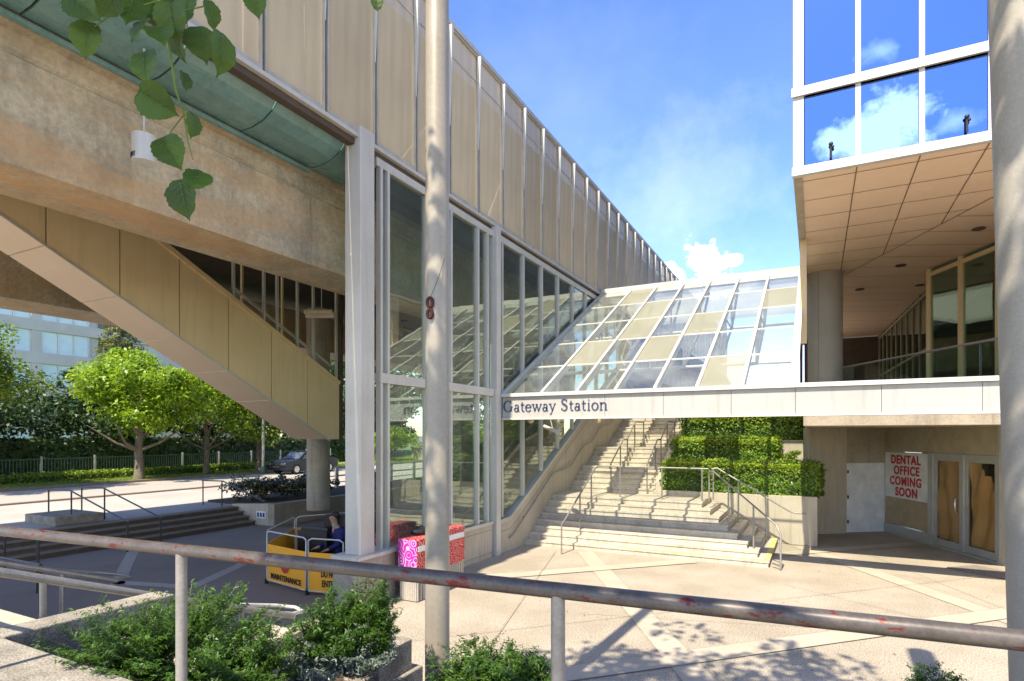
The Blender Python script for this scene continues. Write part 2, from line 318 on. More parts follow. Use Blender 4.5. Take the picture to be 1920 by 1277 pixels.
def weave(name, c1, c2):                # perforated sheet: see-through pinholes averaged with a moire weave
    m, nt, n, l, b = newmat(name)
    tcn = n.new('ShaderNodeTexCoord'); mp = n.new('ShaderNodeMapping'); mp.inputs['Rotation'].default_value = (R(28),0,0); l.new(tcn.outputs['Object'], mp.inputs[0])
    wv = n.new('ShaderNodeTexWave'); wv.bands_direction = 'Z'; wv.inputs['Scale'].default_value = 9; wv.inputs['Distortion'].default_value = 1.6; wv.inputs['Detail'].default_value = 2; l.new(mp.outputs[0], wv.inputs[0])
    no = n.new('ShaderNodeTexNoise'); no.inputs['Scale'].default_value = .9; l.new(tcn.outputs['Object'], no.inputs[0])
    x = n.new('ShaderNodeMix'); x.data_type='RGBA'; x.inputs['A'].default_value = c1+(1,); x.inputs['B'].default_value = c2+(1,)
    a = n.new('ShaderNodeMath'); a.operation='MULTIPLY'; l.new(wv.outputs['Fac'], a.inputs[0]); l.new(no.outputs['Fac'], a.inputs[1]); l.new(a.outputs[0], x.inputs['Factor'])
    oi = n.new('ShaderNodeObjectInfo'); rm = n.new('ShaderNodeMapRange'); rm.inputs[3].default_value = .82; rm.inputs[4].default_value = 1.12; l.new(oi.outputs['Random'], rm.inputs[0])
    mp2 = n.new('ShaderNodeMapping'); mp2.inputs['Scale'].default_value = (3,3,.25); l.new(tcn.outputs['Object'], mp2.inputs[0]); n2 = n.new('ShaderNodeTexNoise'); n2.inputs['Scale'].default_value = 2; n2.inputs['Detail'].default_value = 6; l.new(mp2.outputs[0], n2.inputs[0])
    r2 = n.new('ShaderNodeMapRange'); r2.inputs[1].default_value = .35; r2.inputs[2].default_value = .7; r2.inputs[3].default_value = 1.04; r2.inputs[4].default_value = .88; l.new(n2.outputs['Fac'], r2.inputs[0])
    mm = n.new('ShaderNodeMath'); mm.operation = 'MULTIPLY'; l.new(rm.outputs[0], mm.inputs[0]); l.new(r2.outputs[0], mm.inputs[1])
    hv = n.new('ShaderNodeHueSaturation'); l.new(mm.outputs[0], hv.inputs['Value']); l.new(x.outputs['Result'], hv.inputs['Color'])
    l.new(hv.outputs[0], b.inputs['Base Color']); b.inputs['Roughness'].default_value = .5
    t = n.new('ShaderNodeBsdfTransparent'); s = n.new('ShaderNodeMixShader'); s.inputs[0].default_value = .30
    l.new(b.outputs[0], s.inputs[1]); l.new(t.outputs[0], s.inputs[2]); l.new(s.outputs[0], n['Material Output'].inputs[0]); return m
M['mesh'] = weave('perforated_panel', (.76,.61,.38), (.50,.39,.235))
M['frame2'] = surf('dull_frame', (.47,.43,.36), .45, col2=(.36,.32,.26), scale=4)
def floral(name, c1, c2, c3):
    m, nt, n, l, b = newmat(name)
    tcn = n.new('ShaderNodeTexCoord'); v = n.new('ShaderNodeTexVoronoi'); v.inputs['Scale'].default_value = 5.5; l.new(tcn.outputs['Object'], v.inputs[0])
    no = n.new('ShaderNodeTexNoise'); no.inputs['Scale'].default_value = 3; l.new(tcn.outputs['Object'], no.inputs[0])
    w = n.new('ShaderNodeMath'); w.operation = 'SINE'; mu = n.new('ShaderNodeMath'); mu.operation='MULTIPLY'; mu.inputs[1].default_value = 26; l.new(v.outputs['Distance'], mu.inputs[0]); l.new(mu.outputs[0], w.inputs[0])
    cr = n.new('ShaderNodeValToRGB'); cr.color_ramp.interpolation = 'CONSTANT'; e = cr.color_ramp.elements
    e[0].color = c2+(1,); e[1].position = .45; e[1].color = c1+(1,); k = e.new(.85); k.color = c3+(1,)
    mr = n.new('ShaderNodeMapRange'); mr.inputs[1].default_value = -1; l.new(w.outputs[0], mr.inputs[0]); ad = n.new('ShaderNodeMath'); ad.operation='MULTIPLY'; l.new(mr.outputs[0], ad.inputs[0])
    m2 = n.new('ShaderNodeMath'); m2.operation='ADD'; m2.inputs[1].default_value=.5; l.new(no.outputs['Fac'], m2.inputs[0]); l.new(m2.outputs[0], ad.inputs[1]); l.new(ad.outputs[0], cr.inputs[0])
    l.new(cr.outputs[0], b.inputs['Base Color']); b.inputs['Roughness'].default_value = .5; return m
M['floral_pink'] = floral('pink_floral_wrap', (.62,.03,.26), (.30,.02,.34), (.62,.42,.52))
M['floral_red'] = floral('red_floral_wrap', (.60,.03,.03), (.30,.01,.04), (.65,.26,.18))
# ------------------------------------------------------------------ text
def text_obj(name, txt, size, m, parent, origin, xdir, updir, offset=0.0, thick=.006, align='CENTER', sx=1.0, spc=1.0):
    c = bpy.data.curves.new('t', 'FONT'); c.body = txt; c.size = size; c.align_x = align; c.offset = offset; c.extrude = thick; c.space_line = .82; c.space_character = spc
    o = bpy.data.objects.new('t', c); COL.objects.link(o); bpy.context.view_layer.update()
    me = bpy.data.meshes.new_from_object(o.evaluated_get(bpy.context.evaluated_depsgraph_get())); bpy.data.objects.remove(o); bpy.data.curves.remove(c)
    x = Vector(xdir).normalized(); u = Vector(updir).normalized(); nn = x.cross(u); og = Vector(origin)-wloc(parent)
    mt = Matrix(((x.x*sx,u.x,nn.x,og.x),(x.y*sx,u.y,nn.y,og.y),(x.z*sx,u.z,nn.z,og.z),(0,0,0,1))); me.transform(mt)
    me.materials.clear(); me.materials.append(m); me.name = name
    ob = bpy.data.objects.new(name, me); COL.objects.link(ob); ob.parent = parent; return ob
def ribbon(mb, pts, ws, y, th, sc, ox, oz):
    pts = [Vector((p[0],p[1])) for p in pts]; n = len(pts); ws = ws if isinstance(ws,(list,tuple)) else [ws]*n; vs = []
    for i,p in enumerate(pts):
        d = (pts[min(i+1,n-1)]-pts[max(i-1,0)]).normalized(); q = Vector((-d.y,d.x))*ws[i]/2
        for yy in (y-th, y): vs += [(ox+(p.x+q.x)*sc, yy, oz+(p.y+q.y)*sc), (ox+(p.x-q.x)*sc, yy, oz+(p.y-q.y)*sc)]
    fs = [(0,1,3,2),(4*n-4,4*n-2,4*n-1,4*n-3)]
    for i in range(n-1):
        a=4*i; b=a+4; fs += [(a,b,b+1,a+1),(a+2,a+3,b+3,b+2),(a,a+2,b+2,b),(a+1,b+1,b+3,a+3)]
    mb.add(vs, fs)
def arc(cx, cy, rx, ry, a0, a1, n=18): return [(cx+rx*math.cos(R(a0+(a1-a0)*i/n)), cy+ry*math.sin(R(a0+(a1-a0)*i/n))) for i in range(n+1)]
def arcw(a0, a1, t, k, n=18): return [t+k*abs(math.cos(R(a0+(a1-a0)*i/n)))**1.5 for i in range(n+1)]
def ser(x, y, w=.24): return ([(x-w/2,y),(x+w/2,y)], .035)
GL = {
 'G': (.98, [(arc(.46,.49,.38,.49,48,318),arcw(48,318,.04,.10)), ([(.78,.08),(.78,.44)],.11), ser(.76,.45,.3), ([(.75,.97),(.75,.68)],.035)]),
 'a': (.56, [(arc(.24,.18,.17,.17,0,360),arcw(0,360,.04,.07)), ([(.42,.04),(.42,.46)],.10), (arc(.27,.45,.15,.17,0,165),arcw(0,165,.035,.05)), ([(.42,.05),(.52,.03)],.05)]),
 't': (.42, [([(.18,.08),(.18,.82)],.10), ([(.03,.60),(.38,.60)],.045), (arc(.28,.10,.10,.09,180,330),.045)]),
 'e': (.58, [(arc(.29,.31,.24,.31,5,325),arcw(5,325,.035,.08)), ([(.06,.35),(.52,.35)],.045)]),
 'w': (.90, [([(.08,.62),(.27,.0)],.10), ([(.27,.0),(.45,.6)],.045), ([(.42,.62),(.62,.0)],.10), ([(.62,.0),(.83,.62)],.045), ser(.08,.62), ser(.42,.62,.2), ser(.82,.62,.18)]),
 'y': (.60, [([(.09,.62),(.32,.02)],.10), ([(.53,.62),(.2,-.26)],.045), ([(.2,-.26),(.09,-.27)],.07), ser(.09,.62), ser(.52,.62,.18)]),
 ' ': (.36, []),
 'S': (.66, [([(.52,.76),(.46,.92),(.30,.99),(.14,.93),(.09,.78),(.14,.65),(.30,.54),(.46,.44),(.54,.30),(.50,.12),(.34,.01),(.18,.05),(.08,.22)],[.04,.05,.06,.08,.11,.13,.14,.14,.12,.09,.06,.05,.04]), ([(.52,.97),(.52,.74)],.035), ([(.08,.03),(.08,.26)],.035)]),
 'i': (.32, [([(.16,.0),(.16,.62)],.10), ser(.16,.0), ser(.12,.61,.14), ([(.11,.85),(.21,.85)],.10)]),
 'o': (.62, [(arc(.31,.31,.24,.31,0,360),arcw(0,360,.035,.08))]),
 'n': (.70, [([(.15,.0),(.15,.62)],.10), ser(.15,.0), ser(.10,.61,.14), (arc(.34,.42,.20,.19,180,0),arcw(180,0,.05,.05)), ([(.54,.0),(.54,.43)],.10), ser(.54,.0)]),
}
# ------------------------------------------------------------------ foliage
def leaf_mesh(name, pts, nrm, size, m, parent=None, aspect=.55, droop=.25):
    """one folded leaf (two triangles pairs) per point"""
    n = len(pts); pts = np.asarray(pts); nrm = np.asarray(nrm)
    nrm = nrm/(np.linalg.norm(nrm,axis=1)[:,None]+1e-9)
    t = rng.normal(size=(n,3)); t -= (t*nrm).sum(1)[:,None]*nrm; t /= np.linalg.norm(t,axis=1)[:,None]+1e-9
    b = np.cross(nrm, t); sz = (size*rng.uniform(.6,1.3,n))[:,None]
    v = np.empty((n,4,3)); v[:,0] = pts-t*sz*.5; v[:,1] = pts+b*sz*aspect*.5+nrm*sz*.08; v[:,2] = pts+t*sz*.5-nrm*sz*droop*.5; v[:,3] = pts-b*sz*aspect*.5+nrm*sz*.08
    if parent is not None: v -= np.array(wloc(parent))
    me = bpy.data.meshes.new(name); me.vertices.add(4*n); me.vertices.foreach_set('co', v.ravel())
    me.loops.add(4*n); me.loops.foreach_set('vertex_index', np.arange(4*n)); me.polygons.add(n)
    me.polygons.foreach_set('loop_start', np.arange(n)*4); me.update(calc_edges=True); me.materials.append(m)
    o = bpy.data.objects.new(name, me); COL.objects.link(o); o.parent = parent; return o
def crown_pts(c, rad, nclump, per, cr, flat=.7, inner=.35):
    c = np.array(c); rad = np.array(rad); P_=[]; Nn=[]
    for _ in range(nclump):
        d = rng.normal(size=3); d /= np.linalg.norm(d); d[2] = abs(d[2])*.9-.25 if d[2]<0 and rng.random()<.5 else d[2]
        k = rng.uniform(inner,1)**.6*rng.uniform(.75,1.16); cc = c+d*rad*k; r = cr*rng.uniform(.45,1.5)
        o = rng.normal(size=(per,3)); o /= np.linalg.norm(o,axis=1)[:,None]; o *= (rng.uniform(.25,1,per)**.5)[:,None]
        P_.append(cc+o*np.array([r,r,r*flat])); q = o*.7+rng.normal(size=(per,3))*.55+np.array([0,0,.6]); Nn.append(q)
    return np.concatenate(P_), np.concatenate(Nn)
def trunk_mb(h, r, limbs, lean=.04, spread=1.6, seed=1, up=.9):
    rnd = random.Random(seed); mb = MB(); pts = [(rnd.uniform(-1,1)*lean*i, rnd.uniform(-1,1)*lean*i, h*i/6) for i in range(7)]
    mb.tube([(p[0],p[1],p[2]) for p in pts], [r*(1.25 if i==0 else 1-.55*i/6) for i in range(7)], 10)
    for k in range(limbs):
        i = rnd.randint(2,6); p = Vector(pts[i]); a = rnd.uniform(0,6.28); q = p+Vector((math.cos(a)*spread*.5, math.sin(a)*spread*.5, up*.5)); q2 = q+Vector((math.cos(a+.3)*spread*.6, math.sin(a+.3)*spread*.6, up))
        mb.tube([p,q,q2], [r*.45,r*.28,r*.1], 7)
    return mb
def make_tree(label, cat, loc, h, tr, rad, cz, m, nclump=60, per=190, cr=.75, leaf=.16, seed=1, group=None, trunk_h=None):
    t = thing('tree', label, cat, (0,0,0), group)
    trunk_mb(trunk_h or cz, tr, 9, seed=seed, spread=rad[0]*.6).build('trunk', M['bark'], t)
    p, n = crown_pts((0,0,cz), rad, nclump, per, cr); leaf_mesh('crown', p, n, leaf, m, t)
    t.location = loc; return t

# ================================================================== SETTING
g = MB(); g.add([(-900,-900,-.03),(900,-900,-.03),(900,900,-.03),(-900,900,-.03)],[(0,1,2,3)]); struct('ground', g, M['ground'])
g = MB(); g.box(-7.4,14,-3,30,-.02,0); struct('plaza', g, M['plaza'])
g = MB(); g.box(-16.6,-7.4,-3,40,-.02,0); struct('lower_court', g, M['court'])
# bands and joints of the plaza (4 mm sheets)
def strip(mb, p, q, w, z):
    p = Vector((p[0],p[1])); q = Vector((q[0],q[1])); d = (q-p).normalized(); nn = Vector((-d.y,d.x))*w/2
    mb.add([(p.x-nn.x,p.y-nn.y,z),(q.x-nn.x,q.y-nn.y,z),(q.x+nn.x,q.y+nn.y,z),(p.x+nn.x,p.y+nn.y,z)],[(0,1,2,3)])
bd = MB(); jn = MB()
def inpoly(p): return -6.9 < p[0] < 9 and 3.8 < p[1] < 20 and not (p[1] > 14.3 and p[0] < -.9) and not (p[1] > 17.6 and p[0] < .1)
def clipseg(p, q):
    n = 200; ins = [inpoly((p[0]+(q[0]-p[0])*i/n, p[1]+(q[1]-p[1])*i/n)) for i in range(n+1)]; segs = []; st = None
    for i, v in enumerate(ins+[False]):
        if v and st is None: st = i
        if not v and st is not None:
            if i-1 > st: segs.append(tuple((p[0]+(q[0]-p[0])*k/n, p[1]+(q[1]-p[1])*k/n) for k in (st, i-1)))
            st = None
    return segs
pa, pb = (-4.6,13.1), (-2.2,9.0); d1 = Vector((pb[0]-pa[0], pb[1]-pa[1])).normalized(); d2 = Vector((.70,.714))
zl = .004
for dd, anchors in ((d1, [(-4.6,13.1),(2.2,13.1)]), (d2, [(-2.87,6.7),(-5.6,11.2)])):
    nn = Vector((-dd.y, dd.x))
    for a in anchors:
        for (s0,s1) in clipseg((a[0]-dd.x*16,a[1]-dd.y*16),(a[0]+dd.x*16,a[1]+dd.y*16)):
            strip(bd, s0, s1, .42, zl)
            for sg in (-1,1): strip(jn, (s0[0]+nn.x*.215*sg, s0[1]+nn.y*.215*sg), (s1[0]+nn.x*.215*sg, s1[1]+nn.y*.215*sg), .013, zl+.004)
    zl += .008
for a,b in (((-6.8,5.2),(4.0,16.4)),((5.5,9.0),(-.6,12.9)),((6.0,5.0),(1.2,17.0)),((-3.2,4.0),(-5.9,13.8)),((7,12.2),(-3.5,9.2))):
    for s0,s1 in clipseg(a,b): strip(jn, s0, s1, .012, zl+.006); zl += .003
struct('paving_band', bd, M['band']); struct('paving_joint', jn, M['joint'])
bd = MB()
for a,b in (((-12.0,9.6),(-10.9,7.35)),((-12.6,6.85),(-10.95,7.3)),((-16.2,9.3),(-12.4,6.75))): strip(bd, a, b, .26, .004)
struct('court_band', bd, M['sidewalk'])
# street to the left
g = MB(); g.box(-24.7,-17.75,-20,90,-.02,.56); struct('sidewalk', g, M['sidewalk'])
g = MB(); g.box(-31.5,-24.7,-40,120,-.02,.50); struct('road', g, M['asphalt'])
g = MB(); g.box(-24.95,-24.7,-40,120,.50,.62); g.box(-31.75,-31.5,-40,120,.44,.62); struct('kerb', g, M['curb'])
g = MB(); g.box(-120,-31.75,-60,140,-.02,.57); struct('verge', g, M['lawn'])
n = 26000; pts = np.stack([rng.uniform(-34.6,-31.8,n), rng.uniform(5,45,n), np.full(n,.60)],1); nn_ = rng.normal(size=(n,3))*[1,1,.3]
o = leaf_mesh('grass', pts, nn_, .09, M['grass'], aspect=.3); o['kind'] = 'stuff'; o['label'] = 'mown grass verge along the far side of the street'

def stepmesh(x0,x1,y0,y1,z0,z1,side=None):
    mb = MB().box(x0,x1,y0,y1,z0,z1-.045)
    if side=='x': mb.box(x0,x1+.025,y0,y1,z1-.044,z1)
    elif side=='xy': mb.box(x0,x1+.022,y0-.022,y1,z1-.044,z1)
    else: mb.box(x0,x1,y0-.022,y1,z1-.044,z1)
    return mb
# ================================================================== LEFT STEPS
t = thing('court_steps', 'long low flight of grey steps rising from the shaded court to the street', 'steps', (-17,6,0))
for k in range(4):
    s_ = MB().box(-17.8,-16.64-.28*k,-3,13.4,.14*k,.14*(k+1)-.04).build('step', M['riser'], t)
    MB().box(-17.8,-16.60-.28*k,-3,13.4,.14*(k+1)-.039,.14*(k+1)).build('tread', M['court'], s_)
def handrail(label, paths, posts, r=.022, m='darkrail', group=None, cat='handrail', loc=None):
    loc = loc or tuple(posts[0][0]); t = thing('handrail', label, cat, loc, group)
    for p in paths: MB().tube(p, r, 10).build('rail', M[m], t)
    for a,b in posts: MB().tube([a,b], r*.95, 10).build('post', M[m], t)
    return t
for y,lab in ((8.75,'nearer dark pipe handrail down the court steps, left of the paint-flecked railing post'),(9.6,'farther dark pipe handrail down the court steps, behind its twin')):
    handrail(lab, [[(-19.6,y,1.42),(-18.3,y,1.45),(-15.7,y,.80),(-15.5,y,.78)]], [((-19.45,y,.56),(-19.45,y,1.42)),((-18.25,y,.56),(-18.25,y,1.44)),((-15.6,y,0),(-15.6,y,.79))], group='handrails on the court steps')
handrail('dark pipe handrail at the far end of the court steps beside the shrubs', [[(-19.0,13.15,1.40),(-17.9,13.15,1.42),(-16.0,13.15,.86),(-15.8,13.15,.84)]], [((-18.95,13.15,.56),(-18.95,13.15,1.40)),((-17.95,13.15,.56),(-17.95,13.15,1.41))], group='handrails on the court steps')
handrail('dark handrail at the left edge of the photo sloping down the court steps', [[(-19.6,6.2,1.42),(-18.3,6.2,1.45),(-15.7,6.2,.80),(-15.5,6.2,.78)]], [((-18.25,6.2,.56),(-18.25,6.2,1.44)),((-15.6,6.2,0),(-15.6,6.2,.79))], group='handrails on the court steps')
o = MB().box(-19.5,-17.9,8.2,9.4,.56,.80).build('planter_block', M['granite'], bevel=.02); tag(o, 'low square concrete block behind the handrails at the top of the court steps', 'concrete block')
# retaining planter with column and shrubs
t = thing('planter', 'long concrete planter wall in the shade behind the orange barrier holding glossy shrubs', 'planter', (-16.5,16,0))
MB().box(-16.0,-15.7,13.4,30,0,.72).build('wall', M['concrete'], t)
MB().hexa([(-17.8,13.42),(-16.02,13.42),(-16.02,13.7),(-17.8,13.7)],0,[.62,.72,.72,.62]).build('end_wall', M['wall'], t)
MB().box(-19.5,-16.02,13.72,30,.0,.64).build('soil', M['soil'], t)
nb = MB().box(-16.55,-16.1,13.40,13.418,.22,.46).build('notice_plate', M['signwhite'], t)
for k in range(3): MB().box(-16.5+.13*k,-16.42+.13*k,13.392,13.3995,.27,.41).build('printed_panel', M['navy'], nb)
def shrub(label, cat, c, rad, m, nclump, per, cr, leaf, loc=None, group=None, name='shrub', aspect=.55):
    t = thing(name, label, cat, (c[0],c[1],c[2]-rad[2]), group)
    p, n = crown_pts(c, rad, nclump, per, cr); leaf_mesh('foliage', p, n, leaf, M[m], t, aspect=aspect)
    mb = MB(); rnd = random.Random(int(abs(c[0]*100)))
    for k in range(7):
        a = rnd.uniform(0,6.28); mb.tube([(c[0],c[1],c[2]-rad[2]),(c[0]+math.cos(a)*rad[0]*.3,c[1]+math.sin(a)*rad[1]*.3,c[2]-rad[2]*.2),(c[0]+math.cos(a)*rad[0]*.6,c[1]+math.sin(a)*rad[1]*.6,c[2]+rad[2]*.4)],[.014,.01,.004],6)
    mb.build('stems', M['bark'], t); return t
for i,(y,lab) in enumerate(((14.3,'glossy shrub at the near end of the planter beside the far handrail'),(15.7,'glossy shrub between its two neighbours in front of the round column'),(17.2,'glossy shrub just left of the round concrete column'),(21.0,'sparse shrub just right of the round concrete column'))):
    shrub(lab, 'shrub', (-18.0+.25*(i%2),y,1.05), (.95,.85,.42) if i<3 else (.5,.6,.4), 'leaf_gloss', 46 if i<3 else 14, 60, .22, .11, group='glossy shrubs in the long planter')
o = MB().cyl(*GZ(597,932,1.0).to_2d(), .6, 7.0, .36).build('column', M['concrete']); tag(o, 'round concrete column standing in the planter beneath the stair enclosure', 'column')
ro = thing('railing', 'grey flat railing beyond the round column by the street', 'railing', (-18.6,22,.64))
for y in (19.6,21.5,23.4,25.3): MB().box(-19.1,-19.02,y,y+.16,.64,1.55).build('post', M['alu'], ro)
for z in (.85,1.15,1.5): MB().box(-19.08,-19.04,19.6,25.46,z,z+.04).build('rail', M['alu'], ro)

# ================================================================== FAR STREET SIDE
HX = -34.9
def hedge_obj(name, label, x0,x1,y0,y1,z0,z1, m, dens, leaf, group=None, lump=.14):
    t = thing(name, label, 'hedge', ((x0+x1)/2,(y0+y1)/2,z0), group)
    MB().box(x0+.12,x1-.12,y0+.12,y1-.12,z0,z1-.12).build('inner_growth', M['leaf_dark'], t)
    faces = [((x1-x0)*(y1-y0),'z'),((x1-x0)*(z1-z0),'y0'),((x1-x0)*(z1-z0),'y1'),((y1-y0)*(z1-z0),'x0'),((y1-y0)*(z1-z0),'x1')]
    P_=[];N_=[]
    for A,k in faces:
        n = int(A*dens); u = rng.random(n); v = rng.random(n); dp = rng.exponential(.05,n)-.03+.045*np.sin(u*43+v*9)*np.sin(v*27+u*17)-np.where(rng.random(n)<.04, rng.uniform(0,.09,n), 0)
        dp = dp + lump*np.sin(u*7+v*5)*np.sin(v*9+1)*.6
        if k=='z': p = np.stack([x0+u*(x1-x0),y0+v*(y1-y0),z1-dp],1); nn=(0,0,1)
        elif k=='y0': p = np.stack([x0+u*(x1-x0),y0+dp,z0+v*(z1-z0)],1); nn=(0,-1,.3)
        elif k=='y1': p = np.stack([x0+u*(x1-x0),y1-dp,z0+v*(z1-z0)],1); nn=(0,1,.3)
        elif k=='x0': p = np.stack([x0+dp,y0+u*(y1-y0),z0+v*(z1-z0)],1); nn=(-1,0,.3)
        else: p = np.stack([x1-dp,y0+u*(y1-y0),z0+v*(z1-z0)],1); nn=(1,0,.3)
        P_.append(p); N_.append(np.array(nn)+rng.normal(size=(n,3))*.55)
    leaf_mesh('foliage', np.concatenate(P_), np.concatenate(N_), leaf, M[m], t, aspect=.6)
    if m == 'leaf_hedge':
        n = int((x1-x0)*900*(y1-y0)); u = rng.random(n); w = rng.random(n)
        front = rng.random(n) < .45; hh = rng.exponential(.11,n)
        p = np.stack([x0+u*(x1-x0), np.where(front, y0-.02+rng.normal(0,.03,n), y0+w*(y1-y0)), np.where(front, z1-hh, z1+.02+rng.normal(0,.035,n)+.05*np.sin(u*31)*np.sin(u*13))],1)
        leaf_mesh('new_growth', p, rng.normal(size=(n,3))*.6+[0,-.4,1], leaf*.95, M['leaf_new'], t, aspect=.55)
    return t
hedge_obj('hedge', 'low dark clipped hedge running along the far verge below the green fence', -35.6,-34.7,4,36,.55,.98,'leaf_mid',160,.14)
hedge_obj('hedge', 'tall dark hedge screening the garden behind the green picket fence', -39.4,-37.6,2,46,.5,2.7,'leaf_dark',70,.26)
t = thing('fence', 'dark green picket fence in the shade of the trees across the street', 'fence', (-36.4,20,.57))
for k in range(14): MB().box(-36.45,-36.36,3+2.6*k,3.09+2.6*k,.57,1.85).build('post', M['alu'], t)
for k in range(13):
    mb = MB(); y = 3+2.6*k
    mb.box(-36.42,-36.39,y+.09,y+2.6,1.68,1.73); mb.box(-36.42,-36.39,y+.09,y+2.6,.70,.75)
    for j in range(1,17): mb.box(-36.42,-36.40,y+.06+j*.15,y+.09+j*.15,.75,1.68)
    mb.build('picket_panel', M['fence'], t)
G = 'street trees along the far verge'
make_tree('broad leafy tree with pale trunk on the grass verge, yellow-green crown lit by the sun', 'tree', (-32.6,18.9,.57), 8, .24, (3.5,3.2,2.3), 4.7, M['leaf_bright'], 95, 210, .85, .21, 3, G)
make_tree('bright leafy tree on the verge between the pale-trunked tree and the twin pale trunk', 'tree', (-33.4,23.4,.57), 7, .18, (3.0,3.2,2.4), 4.5, M['leaf_bright'], 80, 190, .7, .19, 21, G)
make_tree('large dense tree cut by the left edge of the photo beside the far building', 'tree', (-33.2,10.4,.57), 8, .24, (3.9,3.1,3.3), 4.7, M['leaf_mid'], 110, 200, .85, .20, 5, G)
make_tree('darker verge tree with twin pale trunk left of the lamp pole', 'tree', (-33.0,27.0,.57), 7, .22, (3.6,3.4,2.6), 4.4, M['leaf_mid'], 80, 190, .85, .2, 9, G)
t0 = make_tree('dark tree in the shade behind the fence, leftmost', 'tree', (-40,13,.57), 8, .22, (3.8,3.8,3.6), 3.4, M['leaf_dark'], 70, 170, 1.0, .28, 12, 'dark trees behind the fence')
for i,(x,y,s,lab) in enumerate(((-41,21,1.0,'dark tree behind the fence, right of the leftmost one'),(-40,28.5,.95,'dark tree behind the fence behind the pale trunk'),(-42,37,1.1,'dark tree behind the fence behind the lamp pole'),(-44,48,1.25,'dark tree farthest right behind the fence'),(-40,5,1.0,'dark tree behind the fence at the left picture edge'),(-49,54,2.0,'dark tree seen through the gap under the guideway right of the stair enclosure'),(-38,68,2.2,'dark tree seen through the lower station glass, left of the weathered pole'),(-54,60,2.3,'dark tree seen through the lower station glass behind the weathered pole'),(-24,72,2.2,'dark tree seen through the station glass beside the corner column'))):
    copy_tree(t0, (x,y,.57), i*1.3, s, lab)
ct = thing('conifer', 'tall pointed conifer rising in front of the far building', 'tree', (0,0,0))
trunk_mb(11,.2,0,seed=4).build('trunk', M['bark'], ct)
P_=[];N_=[]
for k in range(150):
    z = 1+10.6*(k/150); rr = 3.3*(1-(z-1)/11.2)+.12; a = k*2.4; n = 110
    u = rng.uniform(.15,1,n)**.7; P_.append(np.stack([np.cos(a+rng.normal(0,.16,n))*u*rr, np.sin(a+rng.normal(0,.16,n))*u*rr, z-u*rr*.28+rng.normal(0,.1,n)],1)); N_.append(rng.normal(size=(n,3))*.5+[math.cos(a)*.5,math.sin(a)*.5,1])
leaf_mesh('crown', np.concatenate(P_), np.concatenate(N_), .17, M['leaf_con'], ct, aspect=.35); ct.location = (-44,24.2,.57); ct.scale = (1.1,1.1,1.12)
bt = make_tree('yellow-green rounded bush beyond the parked car', 'bush', (-36.5,44,.57), 4, .12, (3.2,3.2,1.5), 1.7, M['leaf_bright'], 60, 170, .6, .2, 15, 'sunlit bushes beyond the street', 1.2)
copy_tree(bt, (-33.5,54,.57), 1.2, 1.15, 'yellow-green bush seen right of the round concrete column')
t = thing('lamp_post', 'thin grey lamp pole on the verge right of the darker verge tree', 'lamp post', (*GZ(493,886,.6).to_2d(),.57))
b = wloc(t); MB().tube([(b.x,b.y,.57),(b.x,b.y,8.5)],[.10,.06],12).build('pole', M['alu'], t); MB().cyl(b.x,b.y,.57,1.0,.17,12).build('base', M['fence'], t)
MB().tube([(b.x,b.y,8.45),(b.x+.8,b.y,8.7),(b.x+1.6,b.y,8.7)],.035,8).build('arm', M['alu'], t); MB().ball((b.x+1.8,b.y,8.68),.3,(1,.5,.3)).build('lamp_head', M['alu'], t)
# far building
t = thing('apartment_building', 'pale apartment block with bands of blue-green windows behind the conifer', 'building', (-65,30,.5))
BX = -65
MB().box(-80,BX-.02,6,50,0,17).build('core', M['bldg'], t)
for f in range(5):
    z = 1.5+3.08*f
    MB().box(BX-.02,BX+.25,6,50,z-1.02,z+.0).build('spandrel', M['bldg'], t)
    for b in range(5):
        y = 13.9+b*4.9 if b<4 else 33.5
        if b==4: continue
        y0 = y-.0
        MB().box(BX-.0,BX+.2,y0-.8,y0,z,z+2.06).build('pier', M['bldg'], t)
        w = MB().box(BX+.02,BX+.06,y0,y0+4.1,z,z+2.06).build('window', M['fargdark'] if f in (1,) else M['farglass'], t)
        fr = MB()
        for k in range(4): fr.box(BX+.06,BX+.14,y0+k*1.34,y0+k*1.34+.09,z,z+2.06)
        fr.build('frame', M['alu'], w)
    bl = MB().box(BX+.02,BX+.05,33.6,37,z,z+2.06).build('balcony_shade', M['dark'], t)  # flat dark sheet, painted shade of the balcony recess
    MB().box(BX+.06,BX+.3,33.6,37,z,z+.9).build('balustrade', M['fargdark'], bl)
